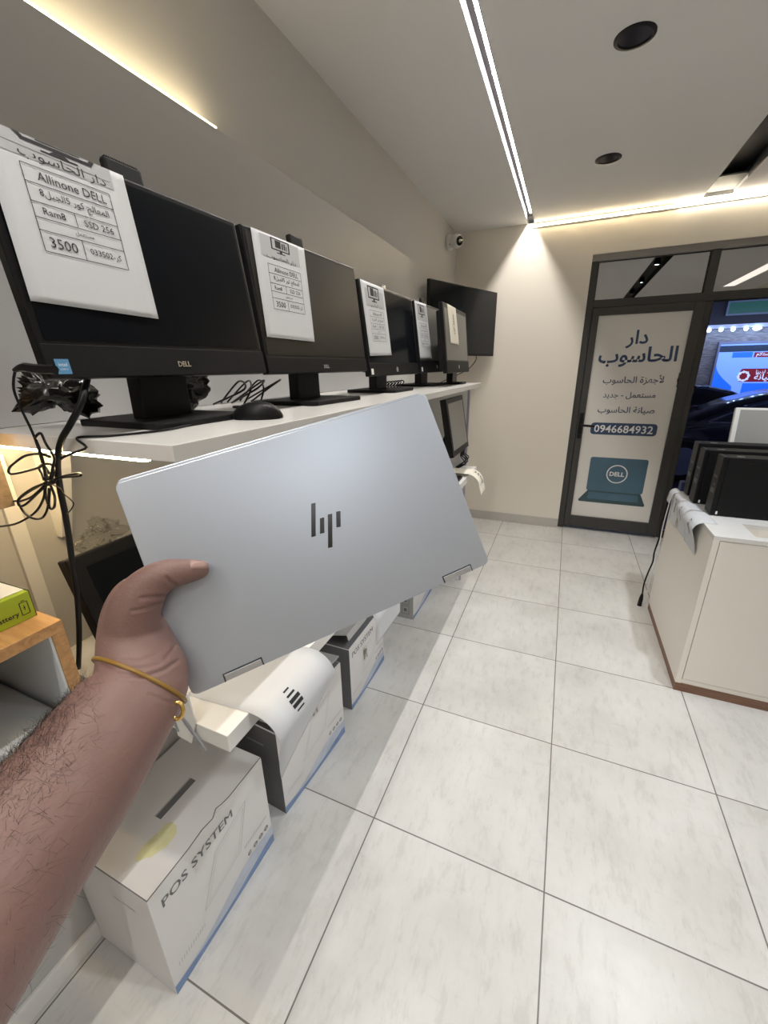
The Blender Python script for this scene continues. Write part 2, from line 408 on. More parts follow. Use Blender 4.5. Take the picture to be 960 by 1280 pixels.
s_.text('مستعمل - جديد', width=.415, at=(.515, 1.327), off=.012, M=DM, arabic=True)
s_.text('صيانة الحاسوب', width=.455, at=(.51, 1.195), off=.012, M=DM, arabic=True)
s_.build('sign_lettering', NAVY, d)
def rrect(x0, y0, x1, y1, r, n=5):
    out = []
    for cx_, cy_, a0 in ((x1-r, y1-r, 0), (x0+r, y1-r, 90), (x0+r, y0+r, 180), (x1-r, y0+r, 270)):
        for k in range(n+1): a = R(a0+90*k/n); out.append((cx_+r*math.cos(a), cy_+r*math.sin(a)))
    return out
pl = MB().prism(rrect(.245, .972, .785, 1.082, .03), 0, .0006, DM).build('number_plate', NAVY, d)
MB().text('0946684932', width=.48, at=(.515, 1.027), off=.014, M=DM, z=.001).build('number_lettering', WHITEP, pl)
pc = MB(); pc.prism([(.235, .30), (.80, .30), (.805, .315), (.755, .42), (.30, .42), (.225, .315)], 0, .0006, DM)
pc = pc.build('laptop_picture', PICD, d)
q = MB(); q.prism(rrect(.285, .42, .77, .755, .02), .0006, .0010, DM); q.build('laptop_picture_screen', PICB, pc)
q = MB()
ring = [(.53+.085*math.cos(a*math.pi/24), .60+.085*math.sin(a*math.pi/24)) for a in range(49)]
for a, b_ in zip(ring, ring[1:]): line(q, a, b_, .010, M=DM, z=.0016)
q.text('DELL', width=.125, at=(.53, .60), off=.03, M=DM, z=.0016); q.build('laptop_picture_logo', WHITEP, pc)
MB().prism([(.30, .335), (.75, .335), (.735, .405), (.315, .405)], .0006, .0010, DM).build('laptop_picture_keyboard', PICB, pc)
h = MB(); h.box((.135, YD-.022, .93), (.168, YD-.010, 1.17), bev=.004); h.tube([(.15, YD-.02, 1.06), (.15, YD-.065, 1.06), (.175, YD-.075, 1.06), (.27, YD-.075, 1.055)], .011, n=10, sub=4); h.lathe([(.0, 0), (.008, 0), (.008, .01), (0, .01)], Matrix.Translation((.151, YD-.022, .96)) @ Matrix.Rotation(R(90), 4, 'X'), 12)
h.build('door_handle', BLACK, d, 40)
# reveal peeling strip of sealing tape at the film edge
g = MB(); g.box((.862, YD+.002, 1.40), (.874, YD+.008, 1.52)); g.box((.858, YD+.002, 1.445), (.872, YD+.008, 1.475)); g.build('film_edge_tear', ALUD, d)

# ------------------------------------------------------------------ ceiling fittings
o = root(tag(MB().add([(-.463, YF, 2.8145), (-.450, YF, 2.8145), (-.450, YB-.10, 2.8145), (-.463, YB-.10, 2.8145)], [(0, 3, 2, 1)]).build('led_strip', LEDM, recalc=False), 'long bright white light strip recessed along the ceiling towards the back wall', 'light strip'))
o = thing('led_strip', 'warm light strip along the top of the wall above the door', 'light strip', (1, YB, 2.735))
MB().box((-.444, YB-.012, 2.728), (XR, YB, 2.752)).build('light_profile', WHITE, o)
MB().box((-.440, YB-.018, 2.733), (XR, YB-.012, 2.744)).build('led_tape', LEDB, o)
k = MB()
for i in range(60):
    x = .62 + i*.012
    if x > 1.4: break
    k.box((x, YB-.021, 2.731), (x+.005, YB-.017, 2.749))
k.build('led_dots', mat('led_dot', (1, 1, 1), .5, emit=(1, .93, .8), estr=45), o)
o = root(tag(MB().box((-1.072, .44, 2.284), (-1.058, 1.22, 2.291)).build('led_strip', LEDP), 'warm light strip on top of the white board above the monitors', 'light strip'))
def downlight(x, y, lab, lit):
    o = thing('downlight', lab, 'downlight', (x, y, ZC), 'recessed ceiling lamps')
    T = Matrix.Translation((x, y, ZC))
    MB().lathe([(.072, 0), (.072, -.004), (.060, -.006), (.058, -.001)], T).build('downlight_ring', BLACK, o, 30)
    MB().lathe([(.0582, -.002), (.052, .02), (.044, .035), (0, .04)], T).build('reflector_cup', mat('dark_mirror', (.05, .05, .07), .15, .9), o, 30)
    MB().lathe([(.0, .02), (.022, .02), (.024, .025), (0, .03)], Matrix.Translation((x, y+.010, ZC-.020))).build('lamp_lens', CHROME, o, True)
downlight(.08, 2.265, 'larger black recessed downlight nearest the viewer in the white ceiling', 1)
downlight(.065, 3.317, 'smaller-looking black recessed downlight nearer the back wall', 0)
o = thing('recessed_track', 'black recessed lighting slot in the ceiling near the door wall', 'ceiling track', (.855, 3, 2.85), None)
t = MB(); t.box((.7625, YF, 2.84), (.9475, 4.329, 2.858)); t.box((.7625, YF, 2.766), (.768, 4.02, 2.84)); t.box((.942, YF, 2.766), (.9475, 4.02, 2.84)); t.build('track_channel', BLACKM, o)
t = MB(); t.box((.7625, 4.02, 2.79), (.9475, 4.329, 2.80)); t.build('slot_cover', mat('grey_cover', (.17, .17, .16), .6), o)
SPOTM = mat('spot_lens', (1, 1, 1), .3, emit=(.9, .95, 1), estr=25)
for i, y in enumerate((2.05, .75, -.4)):
    o = thing('spotlight', 'black spotlight head in the ceiling slot reflected in the glass', 'spotlight', (.855, y, 2.8), 'track spotlights in the ceiling slot')
    MB().lathe([(.0, .07), (.03, .07), (.045, .0), (.040, -.002), (.036, .01)], Matrix.Translation((.855, y, 2.77))).build('spotlight_housing', BLACK, o, 40)
    MB().lathe([(.0, .012), (.035, .012), (.035, .016), (0, .018)], Matrix.Translation((.855, y, 2.765))).build('spotlight_lens', SPOTM, o)
    l = bpy.data.lights.new('spot_lamp', 'SPOT'); l.energy = (84, 50, 24)[i]; l.spot_size = R(102); l.spot_blend = .5; l.shadow_soft_size = .04; l.color = (.93, .97, 1)
    lo = bpy.data.objects.new('spot_lamp', l); COL.objects.link(lo); lo.location = (.855, y, 2.755)

# security camera on the left wall
o = thing('security_camera', 'white dome security camera on the wall above the television', 'security camera', (XL, 4.06, 2.63))
Mx = Matrix.Translation((XL, 4.06, 2.63)) @ Matrix.Rotation(R(90), 4, 'Y')
MB().lathe([(.062, 0), (.062, .03), (.052, .045), (0, .045)], Mx, 28).build('mounting_base', WHITE, o, 35)
Mc = Matrix.Translation((XL+.05, 4.05, 2.63)) @ Vector((.75, -.5, -.12)).to_track_quat('Z', 'Y').to_matrix().to_4x4()
MB().lathe([(.0, -.03), (.048, -.02), (.055, .02), (.05, .065), (.042, .075), (0, .075)], Mc, 28).build('camera_body', WHITE, o, 35)
MB().lathe([(.036, .0755), (.036, .080), (.03, .082), (0, .080)], Mc, 24).build('camera_lens', SCREENG, o, 35)
MB().lathe([(.0, .0), (.004, .0), (.004, .004), (0, .004)], Matrix.Translation((XL+.03, 4.0, 2.60)) @ Matrix.Rotation(R(90), 4, 'X'), 10).build('camera_screw', BLACK, o)

# television
A, B = Vector((-1.035, 3.295, 1.69)), Vector((-.679, 4.202, 1.69))
TV = frame(A, B-A, (0, 0, 1)); tw = (B-A).length
o = thing('television', 'black flat television on an arm in the far corner', 'television', (-1.0, 3.9, 1.6))
MB().box((0, 0, -.028), (tw, .535, 0), TV, bev=.004).build('television_housing', BLACK, o)
MB().box((.008, .018, 0), (tw-.008, .527, .0015), TV).build('television_screen', SCREENG, o)
MB().box((.2, .1, -.055), (tw-.2, .42, -.028), TV, bev=.01).build('rear_cover', BLACKM, o)
arm = MB(); arm.tube([TV @ Vector((.5, .27, -.05)), TV @ Vector((.42, .27, -.16)), (XL+.015, 3.95, 1.96)], .018, n=10, sub=3); arm.box((XL, 3.88, 1.86), (XL+.015, 4.02, 2.06), bev=.003); arm.build('wall_bracket', BLACK, o, 40)
cbl = MB().tube([TV @ Vector((.72, .01, -.03)), TV @ Vector((.72, -.04, -.03)), (-.83, 3.75, 1.57), (-.93, 3.45, 1.50), (-1.0, 3.2, 1.44), (-1.09, 3.05, 1.40)], .004, n=6)
cbl.build('power_cable', BLACK, o, True)

# ------------------------------------------------------------------ shelving
XS, ZS, SY0, SY1 = -.53, 1.4975, .431, 2.872
o = thing('wall_shelf', 'long glossy white upper shelf carrying the five all-in-one computers', 'shelf', (XL, 1.6, ZS))
MB().box((XL, SY0, ZS-.026), (XS, SY1, ZS), bev=.0015).build('shelf_board', WHITE, o)
br = MB(); My = frame((0, .545, 0), (1, 0, 0), (0, 0, 1))
br.prism([(XL, 1.4715), (-1.0, 1.4715), (-1.02, 1.40), (-1.09, 1.225), (XL, 1.225)], -.012, .012, My); br.build('shelf_bracket', WHITE, o)
o['label'] = 'long glossy white upper shelf carrying the five all-in-one computers'
root(tag(MB().box((-1.105, .434, ZS-.0305), (-.60, .444, ZS-.0262)).build('led_strip', LEDS), 'warm light strip under the near edge of the upper shelf', 'light strip'))
ZL = .93
o = thing('wall_shelf', 'white lower shelf above the cartons, mostly hidden by the silver laptop', 'shelf', (XL, 1.6, ZL))
MB().box((XL, SY0, ZL-.042), (XS, SY1, ZL), bev=.0015).build('shelf_board', WHITE, o)
o = thing('shelf_upright', 'narrow white upright panel under the far end of the upper shelf', 'upright', (XL, SY1, 0))
MB().box((XL, SY1+.002, .002), (-.62, SY1+.024, ZS), bev=.001).build('upright_panel', WHITE, o)
MB().box((-.62, SY1+.002, .002), (-.606, SY1+.024, ZS), bev=.001).build('edge_band', mat('lilac_edge', (.38, .36, .46), .4), o)

# ------------------------------------------------------------------ computers on the shelf
def paper_print(fn, kind, cw, ch, x0, y1, bold=.0015, header=True):
    """dark print and grey header band of a price sheet; fn maps sheet coordinates to space"""
    p_ = MB()
    rows = [0, .20, .42, .60, .75, 1.0]; n = 5
    T = lambda a, b_: (x0 + a*cw, y1 - b_*ch)
    lw = .0011
    for r_ in rows: line(p_, T(0, r_), T(1, r_), lw, fn)
    for x in (0, 1): line(p_, T(x, 0), T(x, 1), lw, fn)
    line(p_, T(.46, .42), T(.46, .60), lw, fn); line(p_, T(.46, .75), T(.46, 1), lw, fn)
    f = lambda x, y: fn(x, y)
    s = dict(fn=f, off=bold)
    p_.text('Allinone DELL' if kind != 'hp' else 'Allinone HP', height=ch*.105, at=T(.54, .10), **s)
    p_.text('المعالج كور 5الجيل8', width=cw*.80, at=T(.52, .31), arabic=True, **s)
    p_.text('Ram8', height=ch*.085, at=T(.22, .51), **s); p_.text('SSD 256', height=ch*.085, at=T(.74, .51), **s)
    p_.text('مستعمل', width=cw*.22, at=T(.52, .675), arabic=True, **s)
    p_.text('3500', height=ch*.125, at=T(.23, .875), **s); p_.text('كر-033502', width=cw*.40, at=T(.735, .875), fn=f, off=bold, arabic=True)
    return p_
def monitor_icon(p_, cx, cy, k, fn, ky=None):
    ky = ky or k
    """computer pictogram of the shop above its name"""
    def rect(a, b_, c_, d_):
        vs = [fn(cx+x*k, cy+y*ky) for x, y in ((a, b_), (c_, b_), (c_, d_), (a, d_))]; p_.add(vs, [(0, 1, 2, 3)])
    rect(-1, -.6, -.86, .6); rect(.86, -.6, 1, .6); rect(-1, -.72, 1, -.58); rect(-.86, .48, .86, .6)
    rect(-.14, -.95, .14, -.72); rect(-.45, -1.05, .45, -.93)
    rect(-.55, -.42, .05, .4); rect(.15, -.42, .30, .25); rect(.38, -.42, .52, .30)
    rect(.6, -.42, .7, .1)
def all_in_one(idx, bl, yaw, tilt, W, H, label, chin, brand, base, cam_x=None, screen=SCREEN, sticker=None, shelf=ZS, bez=.011, nk_z=-.125):
    ya, ti = R(yaw), R(tilt)
    r_ = Vector((math.cos(ya), math.sin(ya), 0)); n_ = Vector((math.sin(ya), -math.cos(ya), 0)); u_ = Vector((0, 0, 1))
    u2 = u_*math.cos(ti) - n_*math.sin(ti)
    M = frame(bl, r_, u2)
    ctr = Vector(bl) + r_*W/2 - n_*.06
    o = thing('all_in_one_computer', label, 'computer', (ctr.x, ctr.y, shelf), 'all-in-one computers on the upper shelf')
    hb = MB(); hb.box((0, 0, -.022), (W, H, 0), M, bev=.004)
    hb.build('housing', BLACK, o)
    hb = MB(); hb.prism([(.03, .02), (W-.03, .02), (W-.05, H-.03), (.05, H-.03)], -.052, -.022, M, bev=.006); hb.build('rear_cover', BLACKM, o)
    MB().box((bez, chin+.006, -.001), (W-bez, H-bez, .0008), M).build('screen', screen, o)
    ch = MB().box((.001, .001, 0), (W-.001, chin, .0022), M, bev=.001).build('chin', BLACKM, o)
    if brand == 'dell':
        MB().text('DELL', width=.030, at=(W*.505, chin*.42), off=.035, M=M, z=.0032).build('logo_lettering', CHROME if idx == 0 else SILVERD, ch)
    else:
        lg = MB(); lg.lathe([(0, 0), (.011, 0), (.011, .0008), (0, .0008)], M @ Matrix.Translation((W*.5, chin*.5, .0022)), 24)
        lg.build('round_logo', SILVERD, ch)
    if sticker:
        st = MB().box((sticker, .006, .0023), (sticker+.02, .028, .0028), M).build('sticker', STICKB if idx == 0 else WHITEP, ch)
        if idx == 0: 
            q = MB(); q.text('intel', width=.012, at=(sticker+.010, .020), M=M, z=.0031); q.text('CORE i5', width=.011, at=(sticker+.010, .013), M=M, z=.0031); q.build('sticker_print', WHITEP, st)
    # stand: neck and foot plate, upright in space
    x0, x1, dep, fwd = base
    F = frame((bl[0], bl[1], shelf), r_, (0, 0, 1))      # x along shelf, y up, z towards the room
    xc = (x0+x1)/2
    nk = MB(); nk.prism([(xc-.06, .010), (xc+.06, .010), (xc+.055, .10+H*.35), (xc-.055, .10+H*.35)], nk_z, nk_z+.04, F, bev=.004)
    nk.build('stand_neck', BLACK, o)
    ft = MB(); Ff = F @ Matrix.Rotation(R(-90), 4, 'X')   # x along, y = -towards room ... z up
    ft.prism([(x0, -fwd+.012), (x0+.012, -fwd), (x1-.012, -fwd), (x1, -fwd+.012), (x1+.004, dep-fwd), (x0-.004, dep-fwd)], 0, .013, Ff, bev=.003)
    ft.build('stand_base', BLACKM, o)
    if cam_x:
        wc = MB(); wc.box((cam_x[0], H-.006, -.020), (cam_x[1], H+.026, -.004), M, bev=.004); wc = wc.build('webcam', BLACKM, o)
        if idx == 0:
            rg = MB()
            for i in range(18): rg.box((cam_x[0]+.004+i*.0034, H+.0255, -.019), (cam_x[0]+.0055+i*.0034, H+.028, -.006), M)
            rg.build('webcam_ridges', BLACK, wc)
    return o, M
MONS = [((-.718, .396, 1.594), 88.3, 7.9, .489, .333), ((-.718, .911, 1.591), 86.9, 6.6, .535, .342), ((-.720, 1.538, 1.571), 89, 6.4, .563, .348), ((-.72, 2.166, 1.574), 88, 6.5, .55, .35), ((-.60, 2.249, 1.569), 90.8, 6, .573, .35)]
m1, M1 = all_in_one(0, *MONS[0], 'nearest and largest black all-in-one computer with a blue sticker, beside the mouse', .05, 'dell', (.145, .375, .24, .03), (.199, .268), SCREEN, .013)
m2, M2 = all_in_one(1, *MONS[1], 'second black all-in-one computer along the shelf, bare wide chin below its sheet', .042, 'dell', (.15, .43, .24, .035), (.196, .255), mat('satin_screen', (.009, .009, .009), .38, spec=.3))
m3, M3 = all_in_one(2, *MONS[2], 'third all-in-one computer along the shelf, glossy black screen', .047, 'hp', (.17, .42, .23, .03), None, SCREENG, .012)
m4, M4 = all_in_one(3, *MONS[3], 'fourth all-in-one computer along the shelf, greyish screen and slim neck', .058, 'hp', (.15, .43, .22, .02), (.12, .16), SCREENM, .012)
m5, M5 = all_in_one(4, *MONS[4], 'farthest all-in-one computer, in front of the television, with a cream sheet', .062, 'hp', (.36, .50, .115, .005), None, SCREENM, None, bez=.024, nk_z=-.098)

def sheet_on(M, cs, over, name, label, m, kind, tab=None, icon=None, dz=.0016, curl=.004, tname=True):
    """sheet folded over the monitor's top edge. cs: bottom-left, bottom-right, top-right, top-left on the screen plane"""
    bl, br_, tr, tl = [Vector((*q, 0)) for q in cs]
    def fl(a, b_):    # a 0..1 across, b_ 0..1 up (front part)
        p_ = (bl*(1-a)+br_*a)*(1-b_) + (tl*(1-a)+tr*a)*b_
        z = dz + .0018*math.sin(b_*3.1)*(1-b_) + curl*(1-b_)**3*(.4+.6*a) + curl*.5*max(0, a-.75)*4*math.sin(math.pi*b_)*.5
        return M @ Vector((p_.x, p_.y, z))
    def full(a, b_):
        q = b_*1.13
        if q <= 1: return fl(a, q)
        p_ = tl*(1-a)+tr*a; e = (q-1)/.13
        ang = e*math.pi
        rr = .012
        return M @ Vector((p_.x, p_.y + math.sin(min(ang, math.pi/2))*.0025 - max(0, e-.5)*.02, dz - (1-math.cos(ang))*rr))
    o = thing(name, label, 'paper sheet', M @ (bl*.5+br_*.5), 'price sheets taped over the computers')
    MB().grid(10, 26, full, thick=.0003).build('sheet', m, o, True)
    wv = (br_-bl).length
    def fn(x, y): # x, y in unit sheet coords (m)
        v = fl(x/wv, y/((tl-bl).length)); return v + (M.to_3x3() @ Vector((0, 0, 1)))*.0009
    return o, fn, wv, (tl-bl).length
# sheet 1
o, fn, wv, hv = sheet_on(M1, ((.009, .108), (.213, .101), (.222, .334), (.018, .336)), 1, 'price_sheet', 'large white price sheet on the nearest computer, price table facing the viewer', PAPER, 'dell')
p_ = paper_print(fn, 'dell', .128, .115, .040, .189)
p_.text('دار الحاسوب', width=.125, height=.016, at=(.104, .2035), fn=fn, arabic=True)
line(p_, (.01, .212), (.175, .208), .0006, fn, n=4)
def icon1(x, y): return fn(x, y)
for q in ([(.050, .2195), (.148, .2195), (.152, .2245), (.046, .2245)], [(.046, .2245), (.054, .2245), (.050, .2280), (.040, .2280)], [(.144, .2245), (.152, .2245), (.154, .2280), (.146, .2280)], [(.085, .2150), (.115, .2150), (.108, .2195), (.092, .2195)], [(.074, .2132), (.126, .2132), (.126, .2155), (.074, .2155)], [(.070, .2260), (.132, .2260), (.132, .2275), (.070, .2275)]):
    p_.add([fn(*v) for v in q], [(0, 1, 2, 3)])
p_.build('sheet_print', INK, o)
q = MB(); q.grid(8, 3, lambda a, b_: fn(.012+a*.168, .198+b_*.030) - (M1.to_3x3() @ Vector((0, 0, 1)))*.0004); q.build('header_band', INKG, o)
o, fn, wv, hv = sheet_on(M2, ((.018, .091), (.222, .087), (.247, .3395), (.034, .3415)), 1, 'price_sheet', 'white price sheet on the second computer with a computer pictogram on top', PAPER, 'dell')
p_ = paper_print(fn, 'dell', .130, .108, .042, .180)
p_.text('دار الحاسوب', width=.115, height=.013, at=(.10, .199), fn=fn, arabic=True); monitor_icon(p_, .100, .2335, .036, fn, .021)
p_.build('sheet_print', INK, o)
q = MB(); q.grid(8, 3, lambda a, b_: fn(.025+a*.15, .196+b_*.05) - (M2.to_3x3() @ Vector((0, 0, 1)))*.0004); q.build('header_band', INKG, o)
o, fn, wv, hv = sheet_on(M3, ((.014, .076), (.225, .082), (.222, .3455), (.010, .3465)), 1, 'price_sheet', 'white price sheet on the third computer, pictogram and long table', PAPER, 'hp')
p_ = paper_print(fn, 'hp', .130, .115, .045, .170, .001)
p_.text('دار الحاسوب', width=.13, height=.014, at=(.105, .188), fn=fn, arabic=True); monitor_icon(p_, .102, .238, .050, fn, .034); p_.build('sheet_print', INK, o)
q = MB(); q.grid(8, 3, lambda a, b_: fn(.025+a*.17, .182+b_*.065) - (M3.to_3x3() @ Vector((0, 0, 1)))*.0004); q.build('header_band', INKG, o)
o, fn, wv, hv = sheet_on(M4, ((.004, .074), (.186, .072), (.170, .348), (-.004, .348)), 1, 'price_sheet', 'white price sheet hanging slightly skewed on the fourth computer', PAPER, 'hp')
p_ = paper_print(fn, 'hp', .12, .115, .035, .172, .001); monitor_icon(p_, .090, .240, .045, fn, .036); p_.build('sheet_print', INK, o)
q = MB(); q.grid(8, 3, lambda a, b_: fn(.02+a*.15, .185+b_*.08) - (M4.to_3x3() @ Vector((0, 0, 1)))*.0004); q.build('header_band', INKG, o)
o, fn, wv, hv = sheet_on(M5, ((.110, .155), (.300, .152), (.285, .3485), (.090, .349)), 1, 'price_sheet', 'cream note on the farthest computer with one upright line of writing', PAPERC, 'hp')
p_ = MB()
p_.text('HP 3500', width=.10, at=(0, 0), fn=lambda x, y: fn(.115-y, .105+x), off=.01); line(p_, (.10, .04), (.10, .17), .001, fn, n=3); p_.build('sheet_print', INK, o)
# small metal clip on top of the third computer
o = root(tag(MB().box((.225, .340, -.026), (.262, .362, -.002), M3, bev=.004).build('binder_clip', CHROME), 'small shiny clip on top of the third computer', 'clip'))

# mouse and its cable
mm = Matrix.Translation((-.636, .752, ZS)) @ Matrix.Rotation(R(24), 4, 'Z')
o = thing('computer_mouse', 'black computer mouse on the white shelf beside the nearest computer', 'mouse', (-.636, .752, ZS))
def mouse(a, b_):
    th = a*2*math.pi; ph = b_*math.pi/2; x = math.cos(th)*math.cos(ph)**.7; y = math.sin(th)*math.cos(ph)**.7
    return mm @ Vector((x*.058, y*(.031+.003*x), .002 + .036*math.sin(ph)*(1-.22*x*x+.05*x)))
MB().grid(32, 10, mouse).build('mouse_shell', BLACK, o, True)
MB().box((-.002, -.007, .034), (.022, .007, .040), mm @ Matrix.Translation((-.050, 0, -.010)), bev=.003).build('scroll_wheel', BLACKM, o)
MB().lathe([(.030, 0), (.052, .0), (.052, .003), (.03, .003)], mm @ Matrix.Scale(.6, 4, (0, 1, 0)), 32).build('mouse_sole', BLACKM, o)
cpts = [mm @ Vector((-.056, 0, .006)), (-.685, .62, ZS+.003), (-.67, .53, ZS+.003), (-.70, .455, ZS+.003), (-.745, .428, ZS+.002)] + [onplane(u, v, 1, .420) for u, v in ((108, 559), (95, 565), (80, 571), (72, 577))]
MB().tube(cpts, .0022, n=6).build('mouse_cable', BLACK, o, True)
# white strip label lying on the foot of the nearest computer
root(tag(MB().box((-.845, .655, ZS+.0135), (-.815, .735, ZS+.0145)).build('paper_slip', PAPER), 'small white slip of paper on the foot of the nearest computer', 'paper slip'))

# cables hanging in front of the shelf end
YC = .405
def px(pts, y=YC, j=0.0):
    return [onplane(u, v, 1, y + (random.uniform(-j, j) if j else 0)) for u, v in pts]
z6 = lambda L: [(x/8, 540+y/8) for x, y in L]
o = thing('usb_cable', 'thin black cable with a bundled tangle of loops, plugged into the nearest computer', 'cable', onplane(60, 640, 1, YC))
pg = MB(); pg.tube([onplane(u, v, 1, .392) for u, v in ((18, 463), (30, 459), (45, 461), (68, 462))], .006, n=8, sub=3, radii=[.003, .0065, .007, .0065]); pg.build('cable_plug', BLACK, o, 40)
cb = MB(); rr = .0021
cb.tube(px([(19, 464), (17, 475), (18, 490), (27, 512), (38, 535), (45, 552), (52, 575), (58, 600)], YC-.01), rr, n=6)
for L in ([(350, 60), (370, 30), (410, 15), (460, 120), (540, 250), (530, 350), (500, 470)], [(360, 80), (400, 180), (440, 320), (480, 480)],
          [(500, 250), (400, 220), (250, 240), (120, 330), (85, 390), (120, 420), (250, 395), (400, 350), (440, 320), (520, 330), (540, 400), (500, 500)],
          [(480, 500), (350, 550), (240, 620), (180, 680), (210, 690), (330, 640), (450, 530)], [(480, 520), (380, 610), (260, 720), (200, 740), (180, 700), (200, 660), (300, 590), (470, 500)],
          [(500, 480), (620, 455), (780, 440), (810, 428), (780, 415), (640, 440), (540, 480)], [(450, 530), (440, 650), (380, 770), (290, 850), (150, 920), (0, 945), (-60, 950)],
          [(190, 720), (230, 790), (300, 850), (380, 870), (440, 840), (480, 740), (490, 560)], [(500, 520), (545, 640), (545, 740), (515, 770), (490, 730), (500, 560)],
          [(440, 480), (420, 420), (390, 360), (430, 330), (500, 420)], [(-60, 705), (60, 695), (180, 690)], [(460, 520), (455, 620), (480, 720)]):
    cb.tube(px(z6(L), YC-.012, .006), rr, n=6)
cb.build('cable_loops', BLACK, o, True)
tt = MB(); tt.tube(px(z6([(450, 470), (500, 460), (540, 490), (480, 520), (440, 500)]), YC-.012, .005), .004, n=6); tt.tube(px(z6([(530, 530), (600, 565), (640, 620), (700, 670), (735, 715), (715, 770), (670, 820)]), YC-.01), .0011, n=5)
tt.build('twist_tie', BLACK, o, True)
o = root(tag(MB().tube([onplane(116, 450, 0, -.80), onplane(112, 464, 0, -.79), onplane(107, 482, 1, .455), onplane(101, 505, 1, .43)] + px([(88, 530), (76, 552), (72, 580), (75, 610), (81, 640), (86, 670), (90, 700), (96, 740), (99, 790), (98, 835)], .417), .0052, n=10).build('power_cable', BLACK, None, True),
             'thick black power cable hanging down past the end of the upper shelf', 'cable'))

# crumpled clear plastic
def crumple(name, label, c_, sz, seed, rotz=0, m=None):
    rd = random.Random(seed); t = bmesh.new(); bmesh.ops.create_icosphere(t, subdivisions=4, radius=1)
    k = [(Vector((rd.gauss(0, 1), rd.gauss(0, 1), rd.gauss(0, 1))).normalized(), rd.uniform(.25, .75)) for _ in range(60)]
    for v in t.verts:
        d_ = v.co.normalized(); f = 1.0
        for q, w_ in k:
            x = d_.dot(q)
            if x > w_*.5+.5: f -= .28*(x-(w_*.5+.5))*2
            f += .012*math.sin(23*d_.dot(q)+seed*w_*9)
        v.co = d_*f
        v.co = Vector((v.co.x*sz[0], v.co.y*sz[1], max(v.co.z, -.75)*sz[2]))
    mb = MB(); mb.merge(t, Matrix.Translation(c_) @ Matrix.Rotation(rotz, 4, 'Z'))
    return root(tag(mb.build(name, m or PLASTIC, None, m is not None), label, 'plastic bag'))
crumple('plastic_bag', 'dark shiny crumpled plastic bag behind the foot of the nearest computer', (-.965, .53, ZS+.068), (.085, .12, .088), 3, 0, DWRAP)
crumple('plastic_bag', 'dark shiny crumpled plastic bag between the first two computers', (-.975, .86, ZS+.068), (.09, .11, .088), 5, 0, DWRAP)
cr = MB()
for i in range(5):
    y = 1.02 + i*.03; cr.tube([(-1.0+random.uniform(-.05, .1), y, ZS+.004), (-.9, y, ZS+.05), (-.95+random.uniform(-.05, .1), y+.08, ZS+.07), (-1.05, y+.05, ZS+.004)], .003, n=6)
root(tag(cr.build('coiled_cable', BLACK, None, True), 'black cables coiled on the shelf between the first two computers', 'cable'))
cr = MB()
for i in range(7):
    y = 1.95+i*.045; cr.tube([(-.86, y, ZS+.003), (-.84, y+.015, ZS+.03), (-.87, y+.035, ZS+.035), (-.9, y+.05, ZS+.004)], .003, n=6)
root(tag(cr.build('coiled_cable', BLACK, None, True), 'black curly cable on the shelf between the third and fourth computers', 'cable'))

# ------------------------------------------------------------------ till screens and sheets on the lower shelf
def till(orig, W, H, tilt, lab, face, base_x):
    ti = R(tilt); u2 = (-math.sin(ti), 0, math.cos(ti)); M = frame(orig, (0, 1, 0), u2)
    o = thing('till_screen', lab, 'till screen', (orig[0]-.06, orig[1]+W/2, ZL), 'till screens on the lower shelf')
    MB().box((0, 0, -.035), (W, H, 0), M, bev=.004).build('till_housing', BLACK, o)
    MB().box((.03, .035, 0), (W-.03, H-.028, .001), M).build('till_glass', face, o)
    n = MB(); n.tube([M @ Vector((W/2, H*.45, -.03)), (orig[0]-.13, orig[1]+W/2, ZL+.14), (orig[0]-.12, orig[1]+W/2, ZL+.012)], .03, n=12, sub=4); n.build('till_neck', BLACKM, o, 40)
    MB().box((orig[0]-.2, orig[1]+W/2-.08, ZL), (orig[0]-.005, orig[1]+W/2+.08, ZL+.016), bev=.005).build('till_base', BLACKM, o)
    return M
till((-.815, .432, .965), .36, .29, 17, 'black till touchscreen under the shelf, behind the holding hand', SCREEN, 0)
till((-.545, 2.24, 1.115), .40, .325, 10, 'till touchscreen with a grey screen under the far end of the upper shelf', mat('reflection_pale_screen', (.27, .26, .24), .35), 0)  # reflected light put into the pale colour of the screen
cr = MB()
for i in range(6):
    y = 2.69+i*.022; cr.tube([(-.66, y, ZL+.004), (-.58, y+.02, ZL+.05+.02*(i % 2)), (-.62, y+.05, ZL+.10), (-.60, y+.03, ZL+.17), (-.68, y+.06, ZL+.1)], .0035, n=6)
root(tag(cr.build('coiled_cable', BLACK, None, True), 'tangled black cables below the grey till touchscreen', 'cable'))
crumple('plastic_bag', 'crumpled clear plastic bag on top of the near till touchscreen', (-.97, .56, 1.245), (.06, .085, .055), 11)

